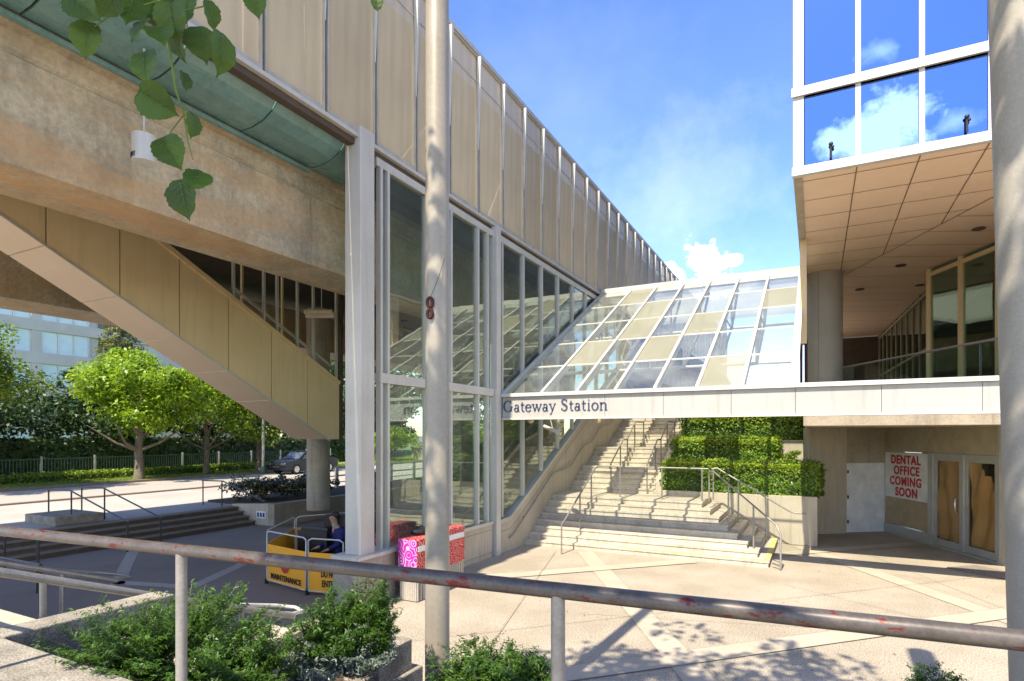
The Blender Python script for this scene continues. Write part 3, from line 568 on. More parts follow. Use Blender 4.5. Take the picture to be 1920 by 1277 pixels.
# parked car
def make_car(label, loc):
    t = thing('parked_car', label, 'car', (0,0,0))
    prof = [(-2.2,.28),(-2.25,.62),(-2.05,.80),(-1.15,.93),(-.45,1.38),(.95,1.42),(1.85,.98),(2.2,.92),(2.25,.45),(2.1,.28)]
    bm = MB(); W2=.86
    sec = [(-W2,.92,0),(-W2*.97,1,0),(W2*.97,1,0),(W2,.92,0)]
    n = len(prof); vs=[]
    for x,kz,_ in sec:
        for y,z in prof:
            inn = .80 if z>1.1 else 1.0; vs.append((x*inn, y*(.985 if kz<1 else 1), z))
    fs = [tuple(range(n))]+[(s*n+i,(s+1)*n+i,(s+1)*n+(i+1)%n,s*n+(i+1)%n) for s in range(3) for i in range(n)]+[tuple(range(4*n-1,3*n-1,-1))]
    bm.add(vs, fs); bm.build('body', M['carpaint'], t, bevel=.05)
    MB().add([(-.74,-1.12,.97),(.74,-1.12,.97),(.63,-.50,1.36),(-.63,-.50,1.36)],[(0,1,2,3)]).build('windscreen', M['carglass'], t)
    for s in (-1,1):
        MB().add([(s*.868,-.95,.95),(s*.868,1.55,.97),(s*.705,.90,1.34),(s*.705,-.45,1.32)],[(0,1,2,3)]).build('side_window', M['carglass'], t)
        MB().box(s*.62-.16,s*.62+.16,-2.27,-2.20,.60,.74).build('headlight', M['chrome'], t)
        for y in (-1.4,1.4):
            w = MB().tube([(s*.66,y,.32),(s*.9,y,.32)],.32,20).build('wheel', M['rubber'], t); MB().tube([(s*.895,y,.32),(s*.91,y,.32)],.2,16).build('rim', M['chrome'], w)
    MB().box(-.35,.35,-2.275,-2.22,.42,.56).build('grille', M['black'], t)
    t.location = loc; return t
make_car('dark parked car half hidden behind the round concrete column', (-29.9,27.9,.50))
t = thing('cabinet', 'pale concrete utility cabinet beside the bush right of the round column', 'cabinet', (-33.5,40,.57)); MB().box(-34.3,-33.0,45.3,46.6,.57,1.7).build('body', M['wall'], t, bevel=.03); MB().box(-34.4,-32.9,45.2,46.7,1.7,1.8).build('lid', M['wall'], t)

# ================================================================== GUIDEWAY
BF, BB = -8.3, -9.37
t = thing('guideway', 'stained concrete guideway beam crossing the upper left above the stair enclosure', 'elevated beam', (-8.9,8,6.1))
MB().yprism([(BB,6.12),(BF,6.15),(BF,7.42),(BF-.03,7.45),(BF-.03,7.47),(BF,7.5),(BF,7.72),(BF+.12,7.74),(BF+.12,7.95),(BB,7.95)],-1.0,60).build('beam', M['beamc'], t)
MB().yprism([(BB-.3,6.28),(BB,6.28),(BB,6.60),(BB-.3,6.60)],-1,60).build('edge_strip', M['darkbrown'], t)
j = MB()
for y in (2.9,7.9,12.9,17.9): j.box(BF,BF+.006,y,y+.015,6.15,7.40)
j.build('joint', M['concrete'], t)
MB().box(-15.6,BB-.0,-1,60,7.7,7.9).build('deck', M['darkbrown'], t)
t2 = thing('guideway', 'far concrete guideway edge glowing tan above the apartment block', 'elevated beam', (-16.3,8,6.0))
MB().yprism([(-16.9,5.95),(-15.6,5.98),(-15.6,7.2),(-16.9,7.2)],-1,60).build('beam', M['beamc'], t2)
MB().box(-20,-17,-1,60,6.7,6.9).build('deck', M['darkbrown'], t2)
# pendant sign drum under the canopy
c = P(270,280,7.4)
t = thing('pendant_lamp', 'small white drum lamp hanging on a thin rod in front of the guideway beam', 'lamp', tuple(c))
MB().cyl(c.x,c.y,c.z-.17,c.z+.17,.135,24).build('drum', M['white'], t); MB().cyl(c.x,c.y,c.z+.17,7.88,.012,8).build('rod', M['white'], t)
mb = MB()
for k in range(5):
    a = -2.3+k*.22; mb.bar((c.x+math.cos(a)*.138,c.y+math.sin(a)*.138,c.z-.14),(c.x+math.cos(a+.08)*.138,c.y+math.sin(a+.08)*.138,c.z-.08),.01,.01)
mb.build('dark_marks', M['black'], t)

# ================================================================== STAIR ENCLOSURE
SX = -12.0; SW = 1.33
t = thing('stair_enclosure', 'tan clad covered stairway descending from the guideway to the right', 'covered stairway', (SX-.6,12,2.85))
def zb(y): return 6.33-.515*(y-5.36)
def zt(y): return 4.41+.495*(12.5-y)
ys = [-.8,.45,1.67,2.9,4.13,5.36,6.59,7.79,8.96,10.16,11.32,12.5]
for a,b in zip(ys[:-1],ys[1:]):
    a2, b2 = a+.012, b-.012
    zl_, zr = zb(a2), max(2.87,zb(b2)); yz = [(a2,zl_),(b2,zr),(b2,zt(b2)),(a2,zt(a2))]
    if b==12.5: yz = [(a2,zb(a2)),(12.07,2.87),(b2,2.87),(b2,zt(b2)),(a2,zt(a2))]
    if zt(a)>7.6: yz = [(a2,zb(a2)),(b2,zb(b2)),(b2,max(zt(b2),zb(b2)+.3)),(a2,max(zt(a2),zb(a2)+.3))]
    MB().xprism(yz, SX-.04, SX).build('side_panel', M['tan'], t)
    # underside
    if b < 12.4:
        zz = zb(b2)
        mb = MB(); mb.add([(SX,a2,zb(a2)),(SX,b2,zz),(SX-SW,b2,zz),(SX-SW,a2,zb(a2)),(SX,a2,zb(a2)+.03),(SX,b2,zz+.03),(SX-SW,b2,zz+.03),(SX-SW,a2,zb(a2)+.03)],[(3,2,1,0),(4,5,6,7),(0,1,5,4),(2,3,7,6),(0,4,7,3),(1,2,6,5)])
        mb.v = [(x-.045,y,z) if x==SX else (x,y,z) for x,y,z in mb.v]
        mb.build('underside_panel', M['pink'], t)
MB().xprism([(10.9,zb(10.9)),(12.07,2.87),(12.5,2.87),(12.5,3.1),(10.9,4.1)], SX-SW+.02, SX-.045).build('foot_box', M['pink'], t)
MB().xprism([(-.8,zb(-.8)+.03),(12.3,3.0),(12.45,4.3),(-.8,zt(-.8)-.1)], SX-SW, SX-SW+.04).build('far_side', M['tan'], t)
mb = MB(); mb.bar((SX-.02,-.8,zt(-.8)+.05),(SX-.02,12.5,zt(12.5)+.05),.12,.10); mb.build('capping_rail', M['tan'], t)
tr = MB(); tr.bar((SX+.012,2,zb(2)-.02),(SX+.012,12.1,zb(12.1)-.02),.02,.04); tr.build('bottom_trim', M['pinkwhite'], t)
for y in (9.1,9.95,10.35,11.0,11.55,12.4):
    MB().box(SX-.09,SX-.03,y,y+.06,zt(y),7.69).build('mullion', M['pinkwhite'], t)
mb = MB(); mb.bar((SX-.3,9.3,6.5),(SX-.3,12.5,4.95),.05,.06); mb.build('inner_handrail', M['pinkwhite'], t)
for y in (10.3,11.6): MB().box(SX-SW,SX-SW+.06,y,y+.05,zt(y),7.69).build('mullion', M['tan'], t)
MB().box(SX-.08,SX+.02,12.52,12.62,2.87,7.69).build('end_post', M['darkbrown'], t)
c = P(603,585,15.5)
t = thing('light_fixture', 'cream fluorescent trough light hanging in the dark below the guideway', 'light fixture', tuple(c))
MB().hexa([(c.x-.36,c.y-.26),(c.x+.30,c.y+.10),(c.x+.36,c.y+.02),(c.x-.30,c.y-.34)],c.z-.08,c.z+.04).build('trough', M['lamp'], t, bevel=.03)
MB().hexa([(c.x-.37,c.y-.19),(c.x+.29,c.y+.17),(c.x+.31,c.y+.13),(c.x-.35,c.y-.23)],c.z-.16,c.z+.0).build('reflector', M['lamp'], t)
MB().cyl(c.x,c.y,c.z+.04,7.69,.012,8).build('hanger', M['alu'], t)
# concrete frames deep in the dark under the station
t = thing('guideway_pier', 'pale concrete crosshead seen through the gap below the guideway', 'pier', (-14,19,0))
MB().box(-16.5,-12.8,22,23.2,5.0,5.6).build('crosshead', M['concrete'], t); MB().box(-15.2,-14.0,22.1,23.1,0,5.0).build('pier_leg', M['concrete'], t)

# ================================================================== STATION BUILDING
GX = -7.1
st = thing('station_building', 'long station hall of tan perforated panels above a green glass wall', 'station', (GX,10,0))
# inner volume
MB().box(-20,GX-.35,0,60,8.25,8.45).build('floor_slab', M['darkbrown'], st)
MB().box(-20,-8.3,0,60,12.0,12.12).build('roof', M['inner'], st)  # cut short of the facade, an added gap that lights the inner boards
MB().box(-7.95,-7.9,0,60,8.46,12.0).build('inner_wall', M['inner'], st)
mb = MB()
for y in (7.3,11.4,14.5,17.6): mb.box(-7.86,-7.8,y,y+.75,9.0,10.4)
mb.hexa([(-7.6,9.6),(-7.56,9.6),(-7.56,11.2),(-7.6,11.2)],8.5,[8.6,8.6,10.6,10.6]); mb.hexa([(-7.6,13.2),(-7.56,13.2),(-7.56,14.0),(-7.6,14.0)],8.5,[8.6,8.6,9.9,9.9])
mb.hexa([(-7.6,5.9),(-7.56,5.9),(-7.56,6.9),(-7.6,6.9)],8.5,[10.6,10.6,9.6,9.6])
mb.build('inner_board', M['innerlit'], st)
# one panel + copies
y0 = 8.30-1.22*7
proto = MB().box(GX-.03,GX-.01,y0+.06,y0+1.16,8.33,11.93).build('facade_panel', M['mesh'], st)
fr = MB(); fr.box(GX-.05,GX+.02,y0+.03,y0+.062,8.25,11.95); fr.box(GX-.05,GX+.02,y0+1.158,y0+1.19,8.25,11.95); fr.box(GX-.05,GX+.025,y0+.065,y0+1.155,8.25,8.33); fr.box(GX-.05,GX+.025,y0+.065,y0+1.155,11.90,11.95)
fr = fr.build('panel_frame', M['frame2'], proto)
tr_ = MB().box(GX-.01,GX+.01,y0+.065,y0+1.155,11.32,11.35).build('panel_transom', M['pinkwhite'], proto)
fn = MB().add([(GX+.02,y0+1.12,11.90),(GX+.02,y0+1.21,11.90),(GX+.02,y0+1.205,9.75),(GX+.02,y0+1.19,9.75),(GX+.12,y0+1.13,11.90),(GX+.12,y0+1.20,11.90),(GX+.03,y0+1.20,9.75),(GX+.03,y0+1.195,9.75)],[(4,5,6,7),(0,3,2,1),(0,1,5,4),(1,2,6,5),(2,3,7,6),(3,0,4,7)]).build('sun_strip', M['white'], proto)  # white tapered plate shaped to stand for sun grazing the panel frame
for k in range(1,46):
    c = proto.copy(); COL.objects.link(c); c.parent = st; c.location = (0,1.22*k,0)
    for ch in (fr, tr_, fn):
        d = ch.copy(); COL.objects.link(d); d.parent = c
yb = y0+1.22*46
mb = MB(); mb.box(GX-.06,GX+.045,y0,yb,11.96,12.06); mb.build('parapet_trim', M['pinkwhite'], st)
mb = MB(); mb.box(GX-.1,GX+.06,y0,yb,8.17,8.235); mb.build('sill_trim', M['pinkwhite'], st)
mb = MB(); mb.box(GX-.17,GX-.02,y0,yb,8.06,8.16); mb.build('dark_reveal', M['darkbrown'], st)
MB().box(GX-.1,GX+.03,8.3,24,7.90,8.05).build('head_frame', M['pinkwhite'], st)
MB().box(GX-.6,GX-.12,8.3,60,7.6,8.05).build('head_beam', M['dark'], st)
# green gutter canopy (curved) left of the white column
prof = [(BF+.16,7.84),(BF+.42,7.84),(BF+.68,7.89),(BF+.88,7.99),(BF+1.02,8.14)]
o_ = [(x,z) for x,z in prof]; i_ = [(x-.04,z+.03) for x,z in reversed(prof)]
for k in range(8):
    MB().yprism(o_+i_, -1.0+1.46*k+.01, .44+1.46*k).build('gutter_section', M['green_canopy'], st)
MB().yprism([(BF+.125,7.74),(BF+.2,7.74),(BF+.2,7.795),(BF+.125,7.795)],-1,7.7).build('gutter_edge', M['green_canopy'], st)
# white square column on its pier
cx, cy = GX+.12, 7.78
MB().box(cx-.36,cx,cy,cy+.36,.90,8.36).build('white_column', M['pinkwhite'], st, bevel=.012)
MB().box(cx-.50,cx+.09,7.62,8.62,0,.84).build('pier', M['concrete'], st, bevel=.02)
MB().box(cx-.52,cx+.11,7.60,8.64,.84,.90).build('pier_cap', M['pinkwhite'], st)
# base wall
MB().box(GX-.25,GX+.05,8.66,12.55,0,.80).build('base_wall', M['wall'], st)
MB().box(GX-.28,GX+.09,8.66,12.55,.80,.88).build('sill', M['alu'], st)
mb = MB(); mb.box(GX+.05,GX+.056,8.7,12.5,.11,.125); mb.box(GX+.05,GX+.056,8.7,12.5,.66,.675); mb.build('groove', M['joint'], st)
# slender white column at the corner
MB().box(GX-.08,GX+.14,12.62,12.84,0,8.16).build('corner_column', M['pinkwhite'], st, bevel=.01)
# glazing bays
trz = 4.05
def bay(y0_, y1_, z0, z1, zz1=None, zz0=None):
    w = MB().xprism([(y0_,z0),(y1_,z0 if zz0 is None else zz0),(y1_,z1),(y0_,z1)], GX-.03, GX-.01).build('glazing', M['glass'], st)
    f = MB(); f.box(GX-.06,GX+.05,y0_-.035,y0_+.03,z0,z1); f.build('mullion', M['pinkwhite'], w); return w
ysb = [8.42,8.62,9.85,10.75,11.9,12.35,12.6]
for a,b in zip(ysb[:-1],ysb[1:]):
    bay(a,b,trz+.08,7.90); bay(a,b,.88,trz-.10)
MB().box(GX-.08,GX+.07,8.36,12.60,trz-.10,trz+.08).build('transom', M['pinkwhite'], st)
# glazing along the stair (sloping sill)
def sill(y): return 1.0+.5*(y-13.66)
ysb = [12.88,13.1]+[13.1+1.22*k for k in range(1,9)]
for a,b in zip(ysb[:-1],ysb[1:]):
    za, zb_ = max(.9,sill(a)), max(.9,sill(b))
    bay(a,b,za,7.90,zz0=zb_)
MB().xprism([(12.88,.86),(13.45,.90),(23.2,sill(23.2)),(23.2,sill(23.2)-.1),(13.45,.78),(12.88,.76)],GX-.12,GX+.10).build('sloping_sill', M['alu'], st)
MB().xprism([(12.86,0),(12.86,.76),(13.45,.78),(23.2,sill(23.2)-.1),(24,sill(24)-.1),(24,0)],GX-.22,GX+.06).build('stair_parapet', M['wall'], st)
mb = MB(); mb.xprism([(12.9,.55),(13.5,.58),(23,sill(23)-.32),(23,sill(23)-.335),(13.5,.565),(12.9,.535)],GX+.06,GX+.066); mb.build('groove', M['joint'], st)
# inside: low dark escalator block and inner columns
MB().xprism([(9.5,0),(13,0),(13,1.0),(9.5,1.25)],-9.6,-8.2).build('escalator_box', M['dark'], st, bevel=.04)
MB().xprism([(13,0),(20,0),(20,4.6),(13,1.0)],-9.6,-8.2).build('escalator_truss', M['darkbrown'], st)
for y in (16,22): MB().box(-11.3,-10.8,y,y+.5,0,8.2).build('inner_column', M['concrete'], st)

# ================================================================== ENTRANCE BEAM + CANOPY
YB = 12.9; XR = 4.2
t = thing('sign_beam', 'long white entrance beam lettered Gateway Station spanning above the stairs', 'sign beam', (-2,YB,3.4))
xs = [GX+.16,-4.28,-2.95,-1.55,-.35,1.1,2.6,XR]
for a,b in zip(xs[:-1],xs[1:]): MB().box(a+.004,b-.004,YB-.02,YB+.26,3.42,3.93).build('fascia_panel', M['fascia'], t)
MB().box(GX+.15,XR,YB-.09,YB+.28,3.935,4.02).build('top_ledge', M['white'], t)
MB().box(GX+.15,XR,YB-.05,YB+.27,3.37,3.416).build('bottom_trim', M['white'], t)
MB().box(GX-.05,GX+.15,YB-.03,YB+.2,3.40,3.93).build('end_plate', M['alu'], t)
lt = MB(); tx = 'Gateway Station'; tot = sum(GL[c][0]+.05 for c in tx); x0, x1 = XY(944,YB-.02), XY(1141,YB-.02); capH = .275; hs_ = (x1-x0)/(tot*capH)
xx = x0
for ch in tx:
    for pts_, w_ in GL[ch][1]:
        sub = MB(); ribbon(sub, pts_, w_, YB-.022, .02, capH, 0, 3.57); sub.v = [(xx+v[0]*hs_, v[1], v[2]) for v in sub.v]; lt.add(sub.v, sub.f)
    xx += (GL[ch][0]+.05)*capH*hs_
lt.build('lettering', M['navy'], t)
# camera under the beam
c = P(1036,806,15.2)
t = thing('security_camera', 'white cylindrical security camera under the left part of the sign beam', 'camera', tuple(c))
MB().tube([P(1020,799,15.2),P(1052,813,14.9)],.045,14).build('housing', M['white'], t); MB().tube([P(1036,806,15.2)+Vector((0,0,.04)),P(1032,786,15.2)],.015,8).build('bracket', M['white'], t)
for px,lab in ((995,'amber downlight under the sign beam, leftmost of three'),(1046,'amber downlight under the sign beam, middle of three'),(1122,'amber downlight under the sign beam, rightmost of three')):
    c = P(px,790,15.0); t = thing('downlight', lab, 'light', tuple(c), 'amber downlights under the beam'); MB().tube([c+Vector((0,0,.12)),c+Vector((0,0,0)),c-Vector((0,0,.05))],[.05,.09,.03],12).build('shade', M['yellow'], t); MB().cyl(c.x,c.y,c.z+.12,c.z+.75,.01,6).build('stem', M['alu'], t)
# sloping glass canopy
ZA, ZB_, YA, YC = 4.0, 8.2, 12.98, 20.8
def cz(y): return ZA+(ZB_-ZA)*(y-YA)/(YC-YA)
t = thing('glass_canopy', 'sloping glass roof with white bars and scattered cream panes beside the office building', 'glass roof', (-3.8,13,4))
xb = [XY(p,YA) for p in (956,1016,1082,1154,1227.5,1307,1392,1484)]; xb[0] = GX+.1
yb_ = [YA+(YC-YA)*k/5 for k in range(6)]
cream = {(1,1),(1,4),(2,2),(2,3),(3,1),(4,2),(5,0),(6,3)}
pale = {(6,0)}
def slab(mb, x0,x1,y0,y1,th,dz=0):
    mb.add([(x0,y0,cz(y0)+dz),(x1,y0,cz(y0)+dz),(x1,y1,cz(y1)+dz),(x0,y1,cz(y1)+dz),(x0,y0,cz(y0)+dz+th),(x1,y0,cz(y0)+dz+th),(x1,y1,cz(y1)+dz+th),(x0,y1,cz(y1)+dz+th)],[(3,2,1,0),(4,5,6,7),(0,1,5,4),(1,2,6,5),(2,3,7,6),(3,0,4,7)])
for i in range(7):
    for j in range(5):
        mb = MB(); slab(mb, xb[i]+.03,xb[i+1]-.03,yb_[j]+.02,yb_[j+1]-.02,.015)
        mb.build('cream_pane' if (i,j) in cream else 'glass_pane', M['frost'] if (i,j) in cream else M['roofglass'], t)
for i in range(8):
    mb = MB(); slab(mb, xb[i]-.035,xb[i]+.035,YA,YC,.07,-.01); mb.build('rafter', M['white'], t)
    mb = MB(); slab(mb, xb[i]-.03,xb[i]+.03,YA+.1,YC,.14,-.16); mb.build('rafter_web', M['white'], t)
for j in range(1,5):
    mb = MB(); slab(mb, xb[0],xb[-1],yb_[j]-.015,yb_[j]+.015,.028,-.008); mb.build('glazing_bar', M['pinkwhite'], t)
MB().box(GX+.05,-.38,YC-.02,YC+.28,8.08,8.38).build('ridge_beam', M['white'], t)
mb = MB(); slab(mb, xb[-1]+.035,xb[-1]+.12,YA,YC,.12,-.06); mb.build('verge_trim', M['white'], t)
for i in range(7):
    xm = xb[i+1]
    mb = MB(); mb.tube([(xm,14.5,cz(14.5)-.2),(xm,16.2,cz(16.2)-.9),(xm,18.8,cz(18.8)-.9),(xm,20.4,cz(20.4)-.25)],.045,8)
    for y in (16.2,17.5,18.8): mb.tube([(xm,y,cz(y)-.9),(xm,y,cz(y)-.15)],.03,8)
    mb.tube([(xm,16.2,cz(16.2)-.9),(xm,17.5,cz(17.5)-.15)],.03,8); mb.tube([(xm,17.5,cz(17.5)-.15),(xm,18.8,cz(18.8)-.9)],.03,8)
    mb.build('truss', M['white'], t)
mb = MB(); mb.tube([(GX+.1,16.2,cz(16.2)-.9),(-.5,16.2,cz(16.2)-.9)],.04,8); mb.tube([(GX+.1,18.8,cz(18.8)-.9),(-.5,18.8,cz(18.8)-.9)],.04,8); mb.build('tie_rod', M['white'], t)
MB().box(GX+.05,-.4,YC+.3,YC+6,8.0,8.15).build('flat_roof', M['frost'], t)

# ================================================================== MAIN STAIRS
t = thing('staircase', 'wide pale concrete stairs climbing under the glass roof, yellow edge on the lowest step', 'stairs', (-4,14.4,0))
LX = GX+.065
for k in range(8):
    zt_ = .15*(k+1); stepmesh(LX,-.94-.25*k,14.35+.26*k,17.66,.15*k,zt_,'xy').build('step', M['step'], t)
YY = MB(); YY.box(-4.6,-.93,14.331,14.44,.151,.155); YY.box(-1.04,-.922,14.445,17.6,.151,.155); YY.build('yellow_nosing', M['yellow'], t)
fl = [(17.66,1.2,5,.26),(19.4,1.95,4,.25),(21.6,2.55,16,.30)]
RX = -4.36
MB().box(LX,RX-.0,17.66,17.70,0,1.2).build('landing', M['step'], t)
y = 17.70; z = 1.2
for (ys_, zs_, n_, d_) in fl:
    if ys_ > y: MB().box(LX,RX,y,ys_,0,z).build('landing', M['step'], t); y = ys_
    for k in range(n_):
        z += .15; stepmesh(LX,RX,y,y+d_,0,z).build('step', M['step'], t); y += d_
MB().box(LX,3,y,y+8,0,z).build('landing', M['step'], t)
# planter terraces + hedges
t = thing('planter', 'stepped pale concrete planter terraces right of the stairs holding three hedges', 'planter', (-2,18,0))
MB().box(RX+.0,.05,17.7,17.95,0,1.32).build('front_wall', M['wall'], t, bevel=.01)
MB().box(-.15,.05,17.95,20,0,1.32).build('side_wall', M['wall'], t)
MB().box(RX+.2,-.15,17.95,19.0,0,1.22).build('soil', M['soil'], t)
MB().box(RX+.2,-.3,19.0,19.2,0,2.05).build('terrace_wall', M['wall'], t)
MB().box(RX+.2,-.3,19.2,20.5,0,1.98).build('soil', M['soil'], t)
MB().box(RX+.2,-.32,20.5,20.7,0,2.82).build('terrace_wall', M['wall'], t)
MB().box(RX+.2,-.32,20.7,22.2,0,2.76).build('soil', M['soil'], t)
MB().box(RX+.2,-.32,22.2,22.4,0,3.35).build('terrace_wall', M['wall'], t)
MB().xprism([(17.95,0),(17.95,1.55),(18.7,2.0),(20.2,2.75),(22.4,3.3),(22.4,0)],RX+.01,RX+.2).build('stair_stringer', M['wall'], t)
G = 'clipped hedges in the stepped planters'
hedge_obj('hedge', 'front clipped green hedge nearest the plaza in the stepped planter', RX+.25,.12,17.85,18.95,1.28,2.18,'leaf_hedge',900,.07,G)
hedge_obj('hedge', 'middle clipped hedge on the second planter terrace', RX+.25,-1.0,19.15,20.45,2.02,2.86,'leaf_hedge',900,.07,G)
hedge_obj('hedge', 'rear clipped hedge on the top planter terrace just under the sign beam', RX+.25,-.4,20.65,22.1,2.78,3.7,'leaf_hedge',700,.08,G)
shrub('small loose shrub at the right end of the second planter terrace', 'shrub', (-.65,19.7,2.25), (.3,.4,.3), 'leaf_mid', 12, 60, .16, .08)
# handrails
H = .88
handrail('grey pipe handrail climbing the lower stairs then turning along the landing, left of the stairs', [[(-5.65,13.6,.75),(-5.65,13.85,.85),(-5.65,16.15,2.03),(-5.65,16.4,2.08),(-5.4,16.42,2.08),(-2.55,16.42,2.08)]],
  [((-5.65,13.6,0),(-5.65,13.6,.77)),((-5.65,14.9,.45),(-5.65,14.9,1.42)),((-5.65,15.8,.9),(-5.65,15.8,1.87)),((-5.0,16.42,1.2),(-5.0,16.42,2.08)),((-3.8,16.42,1.2),(-3.8,16.42,2.08)),((-2.72,16.42,1.2),(-2.72,16.42,2.08))], .022, 'steel', 'handrails of the main stairs')
handrail('grey pipe handrail slanting down the corner of the lower stairs to the plaza', [[(-2.5,16.2,1.75),(-2.5,16.2,2.02),(-2.35,16.05,2.02),(-.78,14.35,.98),(-.68,14.25,.78),(-.68,14.2,.02)],[(-.68,14.2,.1),(-.85,14.42,.1)]],
  [((-1.95,15.65,.45),(-1.95,15.65,1.74)),((-1.3,14.95,.3),(-1.3,14.95,1.32)),((-2.5,16.2,1.2),(-2.5,16.2,1.8))], .022, 'steel', 'handrails of the main stairs', loc=(-.68,14.2,0))
handrail('grey pipe handrail beside the pale planter wall, right of the lower stairs', [[(-2.55,16.9,2.05),(-2.4,16.9,2.08),(-.6,16.9,1.0),(-.45,16.9,.96),(-.2,16.9,.96)]],
  [((-2.5,16.9,1.2),(-2.5,16.9,2.06)),((-1.85,16.9,.6),(-1.85,16.9,1.75)),((-1.15,16.9,.15),(-1.15,16.9,1.33))], .022, 'steel', 'handrails of the main stairs')
def up(y): return 2.05+.60*(y-17.5)
for x,lab in ((-5.65,'grey pipe handrail up the middle of the upper flight'),(-4.52,'grey pipe handrail up the right side of the upper flight by the planters')):
    handrail(lab, [[(x,17.45,1.95),(x,17.6,2.10),(x,18.95,2.85),(x,19.4,2.85),(x,20.4,3.45),(x,21.5,3.45),(x,24.5,4.95)]], [((x,yy,zz0),(x,yy,zz1)) for yy,zz0,zz1 in ((17.6,1.2,2.08),(18.6,1.9,2.64),(19.4,1.95,2.84),(20.3,2.5,3.38),(21.5,2.55,3.43),(22.9,3.2,4.12))], .022, 'steel', 'handrails of the main stairs')
handrail('brown wall handrail fixed to the sloping station parapet beside the stairs', [[(GX+.13,13.3,.35),(GX+.13,13.5,.4),(GX+.13,16.1,1.85),(GX+.13,17.5,1.98),(GX+.13,18.7,2.62),(GX+.13,19.5,2.75),(GX+.13,20.5,3.3),(GX+.13,21.6,3.4),(GX+.13,24,4.6)]], [((GX+.06,14.2,.78),(GX+.13,14.2,.78)),((GX+.06,17.0,1.93),(GX+.13,17.0,1.93))], .02, 'steel', 'handrails of the main stairs')

# ================================================================== OFFICE BUILDING (right)
OX, OY, OZ = -.39, 12.9, 8.15
ob = thing('office_building', 'glass office building on a round column overhanging the terrace at the right', 'building', (3,16,0))
XE = 9.0
MB().box(OX+.14,XE,OY+.14,36,OZ+.1,16.5).build('core', M['dark'], ob)
SF = OZ
MB().box(OX+.02,XE,OY+.02,36,SF,SF+.08).build('soffit', M['soffit'], ob)
mb = MB()
X0 = OX+.14
dl = lambda x: 21.8+(x-.75)*(-4.2/1.94)
pd = Vector((-.42,.908)); qd = Vector((.908,.42))
for y in [13.3+1.12*k for k in range(8)]:
    xe = min(6.5,.75+(21.8-y)/(4.2/1.94)) if y<21.8 else .75
    if y < 21.6: strip(mb, (OX+.16,y), (xe,y), .018, SF-.004)
for k in range(1,7):
    x = -.30+1.01*k; ye = dl(x); 
    if ye > 13: strip(mb, (x,OY+.1), (x,ye), .018, SF-.008)
strip(mb, (.70,21.9), (4.9,dl(4.9)), .02, SF-.012)
for k in range(10):
    p0 = Vector((.75,21.8))-pd*(-.2+ -1.12*0)+pd*(-1.12*k*1.0)
    p0 = Vector((.75,21.8))+ (-pd)*(1.05*k); strip(mb, (p0.x+.02,p0.y), (p0.x+qd.x*5,p0.y+qd.y*5), .018, SF-.016)
for k in range(1,12):
    p0 = Vector((-.2,21.8))+Vector((0,1.12*k)); strip(mb, (p0.x,p0.y), (p0.x+qd.x*4.5,p0.y+qd.y*4.5), .018, SF-.016)
mb.v = [(x,y,z-.002) for x,y,z in mb.v]; mb.f = [f[::-1] for f in mb.f]
mb.build('soffit_seam', M['seam'], ob)
MB().box(OX-.0,OX+.16,OY+.02,36,SF-.035,SF-.001).build('edge_soffit', M['beigeboard'], ob)
MB().box(OX-.02,XE,OY-.10,OY+.02,8.10,8.20).build('bottom_fascia', M['white'], ob)
MB().box(OX-.02,XE,OY-.05,OY+.02,8.225,8.29).build('bottom_frame', M['white'], ob)
gz = [8.29,9.68,12.3,14.9]
gx = [OX+.16]+[.72+1.0*k for k in range(0,9)]
for a,b in zip(gx[:-1],gx[1:]):
    for z0_,z1_ in zip(gz[:-1],gz[1:]):
        MB().box(a+.045,b-.045,OY-.005,OY+.01,z0_+.02,z1_-.02 if z1_<14 else z1_).build('window', M['mirror'], ob)
for a in gx[1:]: MB().box(a-.045,a+.045,OY-.045,OY+.0,8.29,14.9).build('mullion', M['pinkwhite'], ob)
MB().box(OX,OX+.19,OY-.05,OY+.14,8.29,14.9).build('corner_mullion', M['pinkwhite'], ob)
for z in gz[1:]: MB().box(OX-.03,XE,OY-.10,OY-.046,z-.02,z+.15).build('transom', M['white'], ob)
for px,py in ((1558,300),(1813,255)):
    x = XY(px,OY-.06); MB().tube([(x,OY-.06,8.33),(x,OY-.06,8.56)],.022,8).ball((x,OY-.07,8.60),.04).ball((x+.03,OY-.07,8.54),.03).build('dark_knob', M['black'], ob)  # small dark knobbed rod set on the pane
# round column
c = MB().cyl(.24,21.3,4.0,SF,.54,48).build('round_column', M['pole2'], ob)
mb = MB().bar((.24-.54*math.cos(1.25)*.9,21.3-.54*math.sin(1.25)-.0,4),(.24-.54*math.cos(1.25)*.9,21.3-.54*math.sin(1.25),SF),.012,.012).build('column_seam', M['seam'], ob)
# pipe chase between the roof glazing and the column
MB().box(-.36,-.20,17.2,17.5,5.4,SF).build('pipe_chase', M['tan'], ob)
MB().tube([(-.22,17.35,4.0),(-.22,17.35,5.5)],.04,10).tube([(-.33,17.38,4.0),(-.33,17.38,5.5)],.035,10).build('pipe', M['rust'], ob)
for px,py in ((1689,497),(1612,542),(1725,534),(1835,428)):
    D = (SF-3)*F/(HZ-py); p = P(px,py,D); MB().cyl(p.x,p.y,SF-.03,SF-.004,.14,20).build('downlight', M['darkbrown'], ob)
